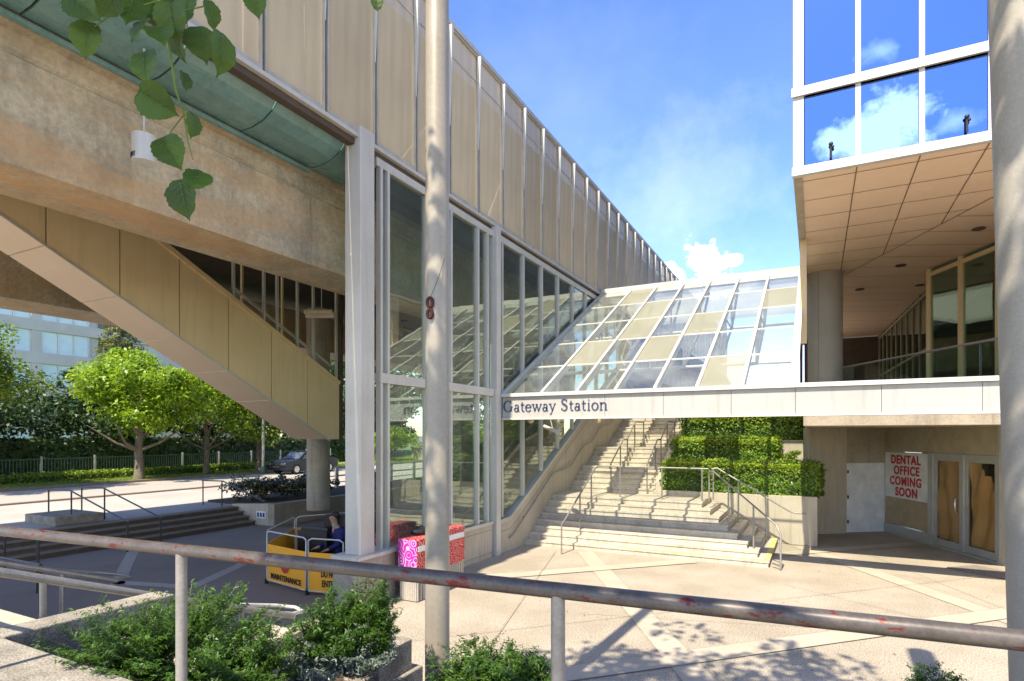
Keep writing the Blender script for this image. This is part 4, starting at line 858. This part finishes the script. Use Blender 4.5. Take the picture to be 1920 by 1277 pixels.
# upper curtain wall
def wallseg(parent, p, q, z0, z1, n, glassm, framem, fw=.07, transoms=(), base_z=None, name='glazing'):
    p = Vector(p); q = Vector(q); d = (q-p); Ln = d.length; d.normalize(); nn = Vector((-d.y,d.x))
    for k in range(n):
        a = p+d*(Ln*k/n+fw/2); b = p+d*(Ln*(k+1)/n-fw/2)
        w = MB().hexa([(a.x,a.y),(b.x,b.y),(b.x+nn.x*.015,b.y+nn.y*.015),(a.x+nn.x*.015,a.y+nn.y*.015)], z0, z1).build(name, glassm, parent)
    for k in range(n+1):
        a = p+d*(Ln*k/n); MB().bar((a.x,a.y,z0),(a.x,a.y,z1),fw,fw*1.4,(d.x,d.y,0)).build('mullion', framem, parent)
    for z in transoms: MB().bar((p.x,p.y,z),(q.x,q.y,z),fw*1.3,fw).build('transom', framem, parent)
wallseg(ob, (4.9,18.4), (3.16,22.1), 4.0, 8.13, 3, M['shopglass'], M['tan'], .12, (7.95,4.08))
wallseg(ob, (3.16,22.1), (3.5,24.9), 4.0, 8.13, 1, M['shopglass'], M['tan'], .1, (7.95,))
wallseg(ob, (3.5,24.9), (2.95,35.5), 4.0, 8.13, 9, M['shopglass'], M['beigeboard'], .09, (7.95,6.0,4.08))
MB().box(5.2,5.4,16,36,4.0,8.1).build('inner_wall', M['darkbrown'], ob)
MB().box(2.0,8,35.6,35.8,4.0,8.1).build('end_wall', M['darkbrown'], ob)
MB().box(-.3,2.0,35.6,35.8,4.0,8.1).build('end_wall', M['darkbrown'], ob)
# terrace slab + shopfront below
tr = thing('terrace', 'concrete terrace slab with glass balustrade behind the white beam, above the dental shopfront', 'terrace', (3,16,3.2))
MB().box(-.235,9,14.6,36,3.2,3.93).build('slab', M['concrete'], tr)
mb = MB()
for x in (.9,2.1,3.1): mb.box(x,x+.012,14.594,14.5995,3.2,3.93)
mb.build('joint', M['joint'], tr)
A_ = Vector((3.9,15.3)); B_ = Vector((.73,20.8)); dA = (B_-A_).normalized(); LnA = (B_-A_).length
for k in range(5):
    a = A_+dA*(LnA*k/5+.02); b = A_+dA*(LnA*(k+1)/5-.02)
    MB().hexa([(a.x,a.y),(b.x,b.y),(b.x+.012,b.y+.006),(a.x+.012,a.y+.006)],3.95,5.02).build('glass_panel', M['railglass'], tr)
MB().tube([(A_.x,A_.y,5.07),(B_.x,B_.y,5.07)],.03,10).build('top_rail', M['steel'], tr)
sh = thing('shopfront', 'angled ground floor shopfront with papered glass doors under the terrace', 'shopfront', (2.5,20,0))
Aa = Vector((1.93,21.3)); ds = Vector((.411,-.912)); nO = Vector((-.912,-.411))   # outward normal
def sp(s, off=0): v = Aa+ds*s+nO*off; return (v.x, v.y)
def pan(mb, s0, s1, z0, z1, o0, o1): return mb.hexa([sp(s0,o1),sp(s1,o1),sp(s1,o0),sp(s0,o0)], z0, z1)
pan(MB(),0,5.6,2.5,3.2,-.1,.02).build('upper_board', M['beigeboard'], sh)
pan(MB(),0.04,2.04,.32,1.14,-.02,.0).build('papered_window', M['blind'], sh)
pan(MB(),0.04,2.04,1.14,2.48,-.03,-.005).build('window', M['blind'], sh)
pan(MB(),0,2.2,0,.30,-.1,.06).build('sill', M['alu'], sh)
pan(MB(),2.04,2.24,.30,2.5,-.06,.05).build('jamb', M['alu'], sh)
def sdoor(s0, s1, hs):
    d = MB(); pan(d,s0,s0+.10,.06,2.42,-.03,.03); pan(d,s1-.10,s1,.06,2.42,-.03,.03); pan(d,s0+.10,s1-.10,.06,.24,-.03,.03); pan(d,s0+.10,s1-.10,2.31,2.42,-.03,.03)
    d = d.build('door', M['alu'], sh)
    pan(MB(),s0+.10,s1-.10,.24,2.31,-.008,.0).build('glass', M['clear'], d)
    # crumpled paper
    mb = MB(); n=14; vs=[]; fs=[]
    for i in range(n+1):
        for j in range(n+1):
            s = s0+.11+(s1-s0-.22)*i/n; z = .25+2.05*j/n; q = sp(s,-.06+.035*math.sin(i*.8+j*.30*(1 if hs>0 else -1))+.02*math.sin(j*1.1-i*.7))
            vs.append((q[0],q[1],z))
    for i in range(n):
        for j in range(n):
            if hs<0 and j>=n-4 and i>=n-(j-(n-5))*2 : continue
            a=i*(n+1)+j; fs.append((a,a+n+1,a+n+2,a+1))
    mb.add(vs,fs,True).build('brown_paper', M['paper'], d)
    hx = s1-.2 if hs>0 else s0+.05
    if hs>0: MB().tube([(*sp(hx+.05,.03),1.0),(*sp(hx+.05,.10),1.05),(*sp(hx+.05,.10),1.35),(*sp(hx+.05,.03),1.4)],.018,8).build('handle', M['chrome'], d)
sdoor(2.24,3.33,1); sdoor(3.40,4.50,-1)
pan(MB(),3.33,3.40,.0,2.5,-.05,.05).build('mullion', M['alu'], sh)
pan(MB(),2.24,4.5,2.42,2.5,-.05,.04).build('door_head', M['alu'], sh)
pan(MB(),4.50,4.58,.0,3.2,-.05,.06).build('jamb', M['alu'], sh)
pan(MB(),2.2,4.5,0,.055,-.1,.08).build('threshold', M['alu'], sh)
pan(MB(),4.58,9,0,3.2,-.3,.03).build('end_wall', M['wall'], sh)
pan(MB(),-.2,5.6,0,3.2,-1.3,-1.2).build('back_wall', M['inner'], sh)
# door wall
Cc = Vector((.83,20.5)); q1 = (Aa-Cc).normalized(); nq = Vector((q1.y,-q1.x))
def wq(s, off=0): v = Cc+q1*s+nq*off; return (v.x,v.y)
def panq(mb, s0,s1,z0,z1,o0,o1): return mb.hexa([wq(s0,o1),wq(s1,o1),wq(s1,o0),wq(s0,o0)], z0, z1)
Lq = (Aa-Cc).length
panq(MB(),-.0,Lq,2.15,3.2,-.2,.0).build('stained_wall', M['concrete'], sh)
panq(MB(),-1.28,-.0,0,3.2,-.2,.03).build('concrete_wall', M['wall'], sh)
d = panq(MB(),.03,Lq-.03,.02,2.13,-.06,-.01).build('white_door', M['signwhite'], sh)
mb = MB()
for z in (.3,1.05,1.82): panq(mb,.05,.09,z,z+.1,-.01,.012)
mb.build('hinge', M['black'], d)
# banner
t = thing('banner', 'white banner reading DENTAL OFFICE COMING SOON in red on the shop window', 'banner', (*sp(1,.02),1.13))
pan(MB(),.03,2.03,1.13,2.47,.02,.035).build('sheet', M['signwhite'], t)
xd = (ds.x,ds.y,0); og = sp(1.03,.042)
for i,w in enumerate(('DENTAL','OFFICE','COMING','SOON')):
    text_obj('lettering', w, .345, M['red'], t, (*sp(1.03+(.05 if i in (1,3) else 0),.042), 2.15-.315*i), xd, (0,0,1), .013, .004, sx=.97, spc=1.14)
# doormat
c = GZ(1832,1074,0)
t = tag(MB().hexa([GZ(1775,1066,0).to_2d(),GZ(1830,1062,0).to_2d(),GZ(1893,1075,0).to_2d(),GZ(1893,1088,0).to_2d()],.012,.03).build('doormat', M['mat']), 'grey doormat on the plaza before the papered glass doors', 'doormat')

# ================================================================== NEAR FOREGROUND
# upper level and stairs down at left
g = MB(); g.box(-4.9,8,-8,1.45,-.02,1.35); g.box(-16,-4.9,-8,2.0,-.02,1.35); struct('upper_pavement', g, M['sidewalk'])
t = thing('garden_steps', 'shaded concrete steps descending to the court at the lower left', 'steps', (-10,3,0))
for k in range(9): MB().box(-14,-5.35,2.0+.33*k,2.0+.33*(k+1),0,1.35-.15*(k+1)+.0).build('step', M['step'], t) if k<8 else None
t = thing('planter', 'speckled concrete planter box with shrubs below the near railing', 'planter', (-4.5,2.8,0))
MB().box(-5.25,8,1.47,1.97,0,1.60).build('near_wall', M['granite'], t, bevel=.012)
MB().box(-5.25,-5.0,1.98,3.2,0,1.60).build('side_wall', M['granite'], t, bevel=.012)
MB().hexa([(-4.18,3.2),(-4.0,3.2),(-4.0,4.0),(-4.18,4.0)],0,1.28).build('inner_wall', M['wall'], t, bevel=.01)
MB().box(-5.0,-3.3,4.0,4.2,0,1.05).build('front_wall', M['wall'], t)
MB().box(-3.6,-3.25,3.85,4.3,0,1.15).build('end_block', M['granite'], t, bevel=.01)
MB().box(-3.66,-3.2,3.85,4.4,0,.88).build('end_block', M['granite'], t, bevel=.01)
MB().box(-5.0,4,1.98,4.0,0,.85).build('soil', M['soil'], t)
# near railing
def RL(k): return Vector((.0,0,0))+Vector((-SN*(1.5+1.7*k)+CS*(1.285-4.085*k), CS*(1.5+1.7*k)+SN*(1.285-4.085*k), 2.475))
t = thing('railing', 'near grey pipe railing with flaking red paint crossing the whole foreground', 'railing', tuple(RL(.3)-Vector((0,0,.87))))
MB().tube([RL(-.5),RL(.3),RL(1.6)],.0275,24).build('rail', M['oldrail'], t)
for a in (.2766,.6825,1.09,-.13):
    p = RL(a); MB().tube([(p.x,p.y,1.6),(p.x,p.y,2.46)],.024,20).build('post', M['steel'], t)
# lower stair rails with looped ends
def loop_rail(label, X, m, full=True):
    pts = [(X,1.2,2.36),(X,2.1,1.98),(X,3.3,1.5),(X,4.9,.88)]
    t = thing('handrail', label, 'handrail', (X,3,1.3), 'looped handrails of the garden steps')
    MB().tube(pts,.034,16).build('rail', M[m], t)
    lp = [(X,4.3,1.10),(X-.02,4.9,.90),(X-.12,5.15,.85),(X-.30,5.2,.86),(X-.42,5.0,.92),(X-.40,4.5,1.06),(X-.15,4.0,1.22),(X,3.8,1.30)]
    MB().tube(lp,.022,12).build('end_loop', M['white' if full else 'steel'], t)
    for y,z0,z1 in ((2.4,1.1,1.86),(4.2,.3,1.14)): MB().tube([(X,y,z0),(X,y,z1)],.024,12).build('post', M[m], t)
loop_rail('thick grey pipe handrail with a white end loop beside the planter box', -5.42, 'steel')
loop_rail('second grey pipe handrail with looped end farther left on the garden steps', -9.0, 'steel', False)
handrail('short dark handrail with two posts at the foot of the garden steps, lower left', [[(-14.4,5.1,.78),(-11.6,5.1,.80)],[(-14.4,5.7,1.02),(-13.06,5.7,1.02)]], [((-11.6,5.1,0),(-11.6,5.1,.8)),((-13.06,5.7,0),(-13.06,5.7,1.0))], .028)
tag(MB().tube([GZ(568,1170,.9),GZ(600,1178,.9)],.03,12).build('pipe_stub', M['steel']), 'short grey pipe stub beyond the planter end wall, left of the yew shrub', 'pipe')
# poles
pp = P(820,800,5.0)
t = thing('pole', 'tall weathered grey steel pole standing left of centre in front of the station', 'pole', (pp.x,pp.y,0))
MB().tube([(pp.x,pp.y,0),(pp.x,pp.y,9)],[.106,.096],48).build('shaft', M['pole'], t); MB().cyl(pp.x,pp.y,0,.08,.2,24).build('base_plate', M['steel'], t)
ring = thing('rusty_link', 'dark red rusty iron link hung by a wire on the weathered pole', 'chain link', tuple(P(806,577,4.9)))
for py,rr in ((567,.030),(588,.027)):
    c = P(806,py,4.89); vs = [c+Vector((CS*math.cos(a)*rr*.75, SN*math.cos(a)*rr*.75, math.sin(a)*rr*1.3)) for a in [2*math.pi*k/16 for k in range(17)]]
    MB().tube(vs,.014,8,False).build('link', M['rust'], ring)
MB().tube([P(807,558,4.88),P(824,515,4.88),P(834,484,4.93)],.0022,6).build('wire', M['black'], ring)
r0 = 3.3; pb_ = P(1893+66,1277,r0); pt_ = P(1857+62,0,r0)
t = thing('pole', 'smooth concrete pole dappled with leaf shade, cut by the right edge of the photo', 'pole', (pb_.x,pb_.y,0))
dirp = (pt_-pb_); e0 = pb_-dirp*(pb_.z/dirp.z); e1 = pb_+dirp*1.5
MB().tube([e0,e1],[.157,.155],64).build('shaft', M['pole2'], t)
# foreground shrubs
def yew(label, c, rad, n, seedk, m='leaf_yew'):
    """feathery sprays: twigs radiating with rows of needles"""
    t = thing('shrub', label, 'shrub', (c[0],c[1],.85), 'low evergreen shrubs under the near railing'); c = np.array(c); rad = np.array(rad); P_=[];N_=[]; stems = MB(); rnd = np.random.default_rng(seedk)
    for k in range(n):
        d = rnd.normal(size=3); d[2] = abs(d[2])*.9+.15; d /= np.linalg.norm(d)
        tip = c+d*rad*rnd.uniform(.5,1.38); base_ = c+d*rad*.15-np.array([0,0,rad[2]*.4]); L_ = 46
        dirv = tip-base_; u = np.linspace(.35,1,L_); sag = np.array([0,0,-.05])*1.0
        side = np.cross(dirv,[0,0,1]); side /= np.linalg.norm(side)+1e-6
        for tw in range(5):
            s0 = rnd.uniform(.35,.9); st_ = base_+dirv*s0; dv = dirv*.28*(1.2-s0)+side*rnd.uniform(-.14,.14)+np.array([0,0,rnd.uniform(-.02,.06)])
            w = np.linspace(0,1,26)[:,None]; q = st_+dv*w+rnd.normal(size=(26,3))*.006; sd = np.cross(dv,[0,0,1]); sd /= np.linalg.norm(sd)+1e-6
            P_.append(q+sd*np.where(np.arange(26)%2,1,-1)[:,None]*.012); N_.append(rnd.normal(size=(26,3))*.35+[0,0,1])
        q = base_+dirv*u[:,None]+rnd.normal(size=(L_,3))*.01; P_.append(q+side*np.where(np.arange(L_)%2,1,-1)[:,None]*.013); N_.append(rnd.normal(size=(L_,3))*.4+[0,0,1])
        if k%3==0: stems.tube([tuple(base_),tuple(base_+dirv*.5),tuple(tip)],[.006,.004,.002],5)
    leaf_mesh('foliage', np.concatenate(P_), np.concatenate(N_), .042, M[m], t, aspect=.24)
    stems.build('stems', M['bark'], t); return t
def at(px,py,D): p = P(px,py,D); return (p.x,p.y,p.z)
yew('large spreading yew shrub filling the speckled planter box', at(330,1235,4.1), (.70,.62,.42), 190, 1)
yew('yew shrub at the lower right of the planter box by the inner wall', at(450,1275,3.8), (.35,.4,.3), 80, 2)
yew('upright yew shrub with bright tips left of the weathered pole', at(628,1215,4.3), (.22,.3,.38), 80, 3)
yew('yew shrub with a tall leading shoot in front of the concrete pier', at(695,1210,4.35), (.20,.22,.46), 80, 4)
yew('pale shrub with painted leaf glare beside the small end block', at(668,1240,4.4), (.34,.3,.30), 110, 5, 'leaf_pale')
yew('pale shrub with painted leaf glare left of the upright yew', at(590,1270,4.2), (.2,.24,.26), 70, 6, 'leaf_pale')
yew('dark green yew shrub right of the weathered pole base', at(905,1290,4.3), (.36,.3,.30), 100, 7)
yew('small yew tuft beside the near railing post', at(985,1285,4.1), (.24,.3,.2), 70, 8)
yew('small yew sprig poking up at the lower right by the concrete pole', at(1755,1312,4.2), (.22,.2,.18), 30, 9)
# the tree above the camera
def heart(mb, c, r, ang, tilt, roll, fold=.25):
    """a heart-shaped leaf, base at c edge, built in its own frame then turned"""
    out_ = [(0,-.62),(.30,-.72),(.58,-.52),(.74,-.15),(.70,.22),(.55,.50),(.30,.74),(.10,.90),(0,1.08)]
    rows = []
    for i in range(len(out_)-1):
        for q_ in range(3):
            w_ = q_/3; p0,p1,p2,p3 = (out_[max(i-1,0)],out_[i],out_[i+1],out_[min(i+2,len(out_)-1)])
            cr_ = lambda a,b,c,d: .5*(2*b+(c-a)*w_+(2*a-5*b+4*c-d)*w_*w_+(3*b-a-3*c+d)*w_**3)
            x,y = cr_(p0[0],p1[0],p2[0],p3[0]), cr_(p0[1],p1[1],p2[1],p3[1]); rows.append((max(0,x)*(1.045 if len(rows)%2 else .97),y))
    rows.append(out_[-1])
    mt = Matrix.Rotation(TH,4,'Z') @ Matrix.Rotation(R(roll),4,'Z') @ Matrix.Rotation(R(tilt),4,'X') @ Matrix.Rotation(R(ang),4,'Y')
    vs=[];fs=[]
    mid = [(0,y) for x,y in rows]
    for s in (-1,1):
        o0 = len(vs)
        for x,y in rows:
            for f in (0,.5,1):
                xx = x*f; zz = fold*(1+.5*math.sin(r*700))*abs(xx)**1.5-.22*(1+.6*math.sin(r*1300))*y*y*.5+.045*math.sin(y*11+f*3+r*900)*f; v = Vector((s*xx*r, -zz*r, y*r)); vs.append(tuple(Vector(c)+(mt@v)))
        for i in range(len(rows)-1):
            for k in range(2):
                a=o0+i*3+k; q=(a,a+1,a+4,a+3); fs.append(q if s>0 else q[::-1])
    mb.add(vs,fs,True)
    pt = lambda x,y: Vector(c)+(mt@Vector((x*r, -(fold*(1+.5*math.sin(r*700))*abs(x)**1.5-.11*(1+.6*math.sin(r*1300))*y*y)*r-.004, y*r)))
    VN.tube([pt(0,-.6),pt(0,0),pt(0,.95)],[r*.018,r*.014,r*.005],5)
    for sgn in (-1,1):
        for y0_,x1_,y1_ in ((-.55,.5,-.25),(-.45,.52,.15),(-.1,.42,.42),(.25,.26,.62)): VN.tube([pt(0,y0_),pt(sgn*x1_*.55,(y0_*.5+y1_*.5)),pt(sgn*x1_,y1_)],[r*.010,r*.008,r*.003],4)
tt = thing('tree', 'street tree whose leafy branch droops into the top left of the photo', 'tree', (2.6,-3.2,1.35))
tr_mb = MB(); tr_mb.tube([(2.6,-3.2,1.35),(2.5,-3.1,3.5),(2.3,-2.8,6),(1.9,-2.3,8.2)],[.2,.16,.12,.07],14)
tr_mb.tube([(2.35,-2.9,5.6),(1.2,-1.9,6.6),(0,-.9,7.2),(-1.2,.2,7.4)],[.09,.06,.045,.02],10); tr_mb.tube([(2.4,-2.9,5.0),(2.6,-1.5,6.4),(2.2,0,7.4)],[.08,.05,.02],8)
tr_mb.tube([(1.2,-1.9,6.6),(-.4,-.7,6.0),at(200,-420,1.9),at(290,-120,1.7)],[.05,.035,.02,.008],8)
tr_mb.build('trunk', M['bark'], tt)
p,n_ = crown_pts((-1.0,.4,8.3),(3.0,2.3,1.4),150,48,.42,.6,.1); p2,n2 = crown_pts((-1.35,-2.1,7.6),(1.0,1.0,.7),34,60,.35,.6,.1); p3,n3 = crown_pts((1.5,-.9,8.2),(1.6,1.2,1.0),40,48,.38,.6,.1); p = np.concatenate([p,p2,p3]); n_ = np.concatenate([n_,n2,n3]); leaf_mesh('crown', p, n_, .15, M['leaf_near'], tt, aspect=.85)
lv = MB(); tw = MB(); VN = MB()
D0 = 1.45
LV = [(162,68,42,190,10,10),(272,118,50,172,-8,-12),(290,190,54,120,18,5),(317,280,42,150,-5,8),(345,368,42,172,8,-10),(371,335,36,205,-30,25),(376,78,46,165,5,20),(262,52,42,200,-20,-25),(322,32,46,175,12,0),(290,5,50,150,-12,20),(152,8,44,130,0,0),(480,2,34,175,10,5),(352,2,48,205,10,-25),(205,5,36,210,25,30),(708,6,16,180,0,0),(415,95,44,170,10,78),(362,232,30,180,5,76),(346,150,26,175,-5,74),(395,25,34,150,10,74),(245,15,42,190,-20,30),(330,75,36,190,25,-40),(300,60,38,160,-30,10)]
for i,(px,py,r,ang,tilt,roll) in enumerate(LV):
    D = D0+.05*math.sin(i*2.3) if px<600 else 2.0; heart(lv, P(px,py,D), r*(.9+.12*math.sin(i*5.1))/F*D, ang, tilt, roll)
nl_ = len(lv.f); lv.add(VN.v, VN.f, True); leaves = lv.build('hanging_leaves', M['leaf_near'], tt); leaves.data.materials.append(M['vein']); leaves.data.polygons.foreach_set('material_index',[0]*nl_+[1]*(len(lv.f)-nl_))
tw.tube([P(290,-120,1.7),P(300,0,1.46),P(318,90,1.44),P(330,170,1.44),P(345,215,1.44),P(352,265,1.45),P(362,300,1.45)],[.005,.004,.003,.0025,.002,.002,.0015],6)
tw.tube([P(300,0,1.46),P(210,28,1.45),P(178,50,1.45)],.0016,5); tw.tube([P(345,215,1.44),P(318,250,1.44)],.0014,5); tw.tube([P(300,30,1.46),P(390,10,1.46),P(410,40,1.46)],.002,5); tw.build('twigs', M['leaf_mid'], tt)
# keep the far side of the crown airy enough for dappled shade

# ================================================================== WORK AREA
t = thing('barricade', 'folding orange maintenance barrier around the work area left of the white column', 'barrier', (-9,9,0))
A1,B1,C1,D1,E1 = Vector((-9.83,8.2)),Vector((-8.45,7.96)),Vector((-7.65,8.1)),Vector((-10.9,9.9)),Vector((-9.9,11.9))
F1 = Vector((-7.9,12.2))
for a,b in ((A1,B1),(B1,C1),(A1,D1),(D1,E1),(E1,F1)):
    d = (b-a).normalized(); nn = Vector((d.y,-d.x)); a2=a+d*.03; b2=b-d*.03
    pn = MB().hexa([(a2.x,a2.y),(b2.x,b2.y),(b2.x-nn.x*.012,b2.y-nn.y*.012),(a2.x-nn.x*.012,a2.y-nn.y*.012)],.06,.80).build('panel', M['orange'], t)
    fr = MB().tube([(a2.x,a2.y,.08),(a2.x,a2.y,1.02),(a2.x+d.x*.08,a2.y+d.y*.08,1.06),(b2.x-d.x*.08,b2.y-d.y*.08,1.06),(b2.x,b2.y,1.02),(b2.x,b2.y,.08),(a2.x,a2.y,.08)],.014,8).build('frame', M['white'], t)
for p in (A1,B1,C1,D1,E1): MB().cyl(p.x,p.y,0,.09,.035,10).build('foot', M['rubber'], t)
d = (B1-A1).normalized(); nn = Vector((d.y,-d.x)); c = (A1+B1)/2+nn*.008
xd=(d.x,d.y,0)
mb = MB(); cc = Vector((c.x-d.x*.02,c.y-d.y*.02,.45)); vs=[cc+Vector((d.x*math.cos(k*math.pi/16)*.15,d.y*math.cos(k*math.pi/16)*.15,math.sin(k*math.pi/16)*.15))+Vector((nn.x,nn.y,0))*.004 for k in range(32)]; mb.add(vs,[tuple(range(32))]); mb.build('no_entry_disc', M['red'], t)
mb = MB(); cc=cc+Vector((nn.x,nn.y,0))*.008; dd=Vector((d.x,d.y,0)); mb.add([cc-dd*.11-Vector((0,0,.035)),cc+dd*.11-Vector((0,0,.035)),cc+dd*.11+Vector((0,0,.035)),cc-dd*.11+Vector((0,0,.035))],[(0,1,2,3)]); mb.build('no_entry_bar', M['signwhite'], t)
text_obj('lettering','MAINTENANCE',.15,M['black'],t,(c.x+nn.x*.004,c.y+nn.y*.004,.14),xd,(0,0,1),.004,.002)
d = (C1-B1).normalized(); nn = Vector((d.y,-d.x)); c = B1+d*.58+nn*.012
text_obj('lettering','DO NOT',.17,M['black'],t,(c.x-d.x*.27,c.y-d.y*.27,.36),(d.x,d.y,0),(0,0,1),.004,.002,align='LEFT',sx=.55)
text_obj('lettering','ENTER',.17,M['black'],t,(c.x-d.x*.25,c.y-d.y*.25,.18),(d.x,d.y,0),(0,0,1),.004,.002,align='LEFT',sx=.6)
# the worker
def skinned(name, joints, edges, m, parent, sub=2):
    me = bpy.data.meshes.new(name); me.from_pydata([j[0] for j in joints], edges, []); o = bpy.data.objects.new(name, me); COL.objects.link(o)
    sk = o.modifiers.new('s','SKIN'); o.modifiers.new('u','SUBSURF').levels = sub
    if not me.skin_vertices: me.skin_vertices.new(name='')
    for i,j in enumerate(joints):
        r = j[1]; me.skin_vertices[0].data[i].radius = (r,r) if not isinstance(r,tuple) else r
    me.skin_vertices[0].data[0].use_root = True
    bpy.context.view_layer.update(); me2 = bpy.data.meshes.new_from_object(o.evaluated_get(bpy.context.evaluated_depsgraph_get())); bpy.data.objects.remove(o)
    off = wloc(parent); me2.transform(Matrix.Translation(-off)); me2.materials.clear(); me2.materials.append(m); me2.polygons.foreach_set('use_smooth',[True]*len(me2.polygons)); me2.name = name
    ob = bpy.data.objects.new(name, me2); COL.objects.link(ob); ob.parent = parent; return ob
hp = P(626,972,12.6)
px_ = Vector((CS,SN,0)); fw_ = Vector((-SN,CS,0))     # picture right, picture depth
def J(r_, f_, z_): return tuple(Vector((hp.x,hp.y,0))+px_*r_+fw_*f_+Vector((0,0,z_)))
hz_ = hp.z
pe = thing('person', 'worker in dark blue coverall with a teal collar kneeling behind the orange barrier', 'person', J(.2,0,0))
body = [(J(.16,.06,.46),.13),(J(.15,.05,.62),.125),(J(.11,.02,hz_-.30),.14),(J(.03,0,hz_-.155),.06),(J(.01,-.01,hz_-.07),.075),(J(.0,-.02,hz_+.01),.092),(J(.0,-.01,hz_+.06),.078),
        (J(.24,-.12,hz_-.27),.06),(J(.20,-.30,hz_-.50),.045),(J(.0,-.38,hz_-.60),.032),(J(-.07,-.40,hz_-.62),.03),
        (J(-.05,.14,hz_-.27),.06),(J(-.17,.10,hz_-.52),.045),(J(-.30,-.08,hz_-.60),.032),(J(-.36,-.12,hz_-.62),.03),
        (J(.18,-.06,.42),.10),(J(-.06,-.32,.10),.065),(J(.28,-.28,.08),.045),(J(.38,-.28,.05),.04),
        (J(.12,.20,.42),.10),(J(-.16,.06,.10),.065),(J(.16,.14,.08),.045),(J(.28,.14,.05),.04)]
ed = [(0,1),(1,2),(2,3),(3,4),(4,5),(5,6),(2,7),(7,8),(8,9),(9,10),(2,11),(11,12),(12,13),(13,14),(0,15),(15,16),(16,17),(17,18),(0,19),(19,20),(20,21),(21,22)]
# fingers grow from the hands, and a nose from the face
for hnd in (10,14):
    b0 = Vector(body[hnd][0])
    for k in range(5):
        i0=len(body); body.append((tuple(b0-px_*.04+fw_*(.02*(k-2))-Vector((0,0,.01))),.009)); body.append((tuple(b0-px_*(.07+.006*(2-abs(k-2)))+fw_*(.024*(k-2))-Vector((0,0,.03))),.008)); ed += [(hnd,i0),(i0,i0+1)]
i0=len(body); body.append((tuple(Vector(body[5][0])-px_*.05-fw_*.09),.018)); ed.append((5,i0))
skinned('body', body, ed, M['skin'], pe)
cl = [(j[0], j[1]+.022) for j in body[:3]]+[(J(.07,.0,hz_-.19),.085)]+[(body[7][0],.085),(body[8][0],.066),(body[9][0],.05),(body[11][0],.085),(body[12][0],.066),(body[13][0],.05),(body[15][0],.125),(body[16][0],.09),(body[17][0],.065),(body[19][0],.125),(body[20][0],.09),(body[21][0],.065)]
skinned('coverall', cl, [(0,1),(1,2),(2,3),(2,4),(4,5),(5,6),(2,7),(7,8),(8,9),(0,10),(10,11),(11,12),(0,13),(13,14),(14,15)], M['blue'], pe)
skinned('collar', [(J(.05,-.02,hz_-.17),.085),(J(.03,-.03,hz_-.135),.07)], [(0,1)], M['teal'], pe)
MB().ball(J(.02,.015,hz_+.065),.102,(1,1,.85)).build('hair', M['hair'], pe)
mb = MB()
for k in (-1,1): mb.ball(tuple(Vector(J(0,0,hz_+.02))-px_*(.045-.03*k)-fw_*(.098+.008*k)),.013)
mb.build('eyes', M['black'], pe)
bx = P(603,1000,12.9)
t = thing('tool_cabinet', 'black upright tool cabinet standing open beside the worker behind the barrier', 'cabinet', (bx.x,bx.y,0))
MB().box(bx.x-.45,bx.x+.35,bx.y-.2,bx.y+.5,0,1.0).build('body', M['black'], t, bevel=.05); MB().box(bx.x-.48,bx.x+.38,bx.y-.23,bx.y-.2,.1,.9).build('door', M['black'], t)
# wrapped litter bins
def bin_(label, x, y, w, d, h, mats, rz):
    t = thing('litter_bin', label, 'litter bin', (0,0,0), 'wrapped litter bins along the glass wall')
    sl_ = MB(); sl_.box(-w/2+.04,w/2-.04,-d/2+.04,d/2-.04,0,.48)
    for k in range(9):
        u = -w/2+.05+k*(w-.1)/8; sl_.box(u-.018,u+.018,-d/2+.01,-d/2+.04,.02,.48); sl_.box(u-.018,u+.018,d/2-.04,d/2-.01,.02,.48)
        u = -d/2+.05+k*(d-.1)/8; sl_.box(w/2-.04,w/2-.01,u-.018,u+.018,.02,.48); sl_.box(-w/2+.01,-w/2+.04,u-.018,u+.018,.02,.48)
    sl_.build('slatted_base', M['slat'], t)
    MB().box(-w/2,w/2,-d/2,d/2,.46,h).build('wrap', mats[1], t, bevel=.01)
    MB().box(-w/2+.005,w/2-.005,-d/2-.008,-d/2-.001,.48,h-.01).build('front_wrap', mats[0], t)
    MB().box(w/2+.001,w/2+.008,-d/2+.03,d/2-.03,h-.22,h-.12).build('printed_band', M['signwhite'], t)
    t.location=(x,y,0); t.rotation_euler=(0,0,rz); return t
b1 = bin_('pink and red floral wrapped litter bin just left of the weathered pole', -6.50,8.85,.42,.76,1.12,(M['floral_pink'],M['floral_red']),R(0))
mb = MB().add([(-.04,-.39,.78),(.07,-.39,.84),(-.04,-.39,.90)],[(0,1,2)]); mb.v=[(x,y-.002,z) for x,y,z in mb.v]; mb.build('white_triangle', M['signwhite'], b1)
bin_('red floral wrapped litter bin peeking out right of the weathered pole', -6.52,9.78,.42,.62,1.16,(M['floral_red'],M['floral_red']),R(0))
bgm = MB(); bgm.ball((-6.62,9.0,1.19),.18,(.8,1.3,.42),12); rr_ = random.Random(3); bgm.v=[(x+rr_.uniform(-.012,.012),y+rr_.uniform(-.012,.012),z+rr_.uniform(-.02,.02)) for x,y,z in bgm.v]
tag(bgm.build('bag', M['black']), 'crumpled black bag lying on the pink floral bin', 'bag')
cm = MB(); cm.ball((-7.75,9.6,.45),.5,(.8,1.9,1.35),14); cm.v=[(x+rr_.uniform(-.03,.03),y+rr_.uniform(-.04,.04),max(.01,z+rr_.uniform(-.04,.04))) for x,y,z in cm.v]
tag(cm.build('covered_heap', M['floral_red']), 'heap covered with red floral cloth behind the glass wall', 'covered heap')
for c_ in list(bpy.data.curves): 
    if c_.users==0: bpy.data.curves.remove(c_)
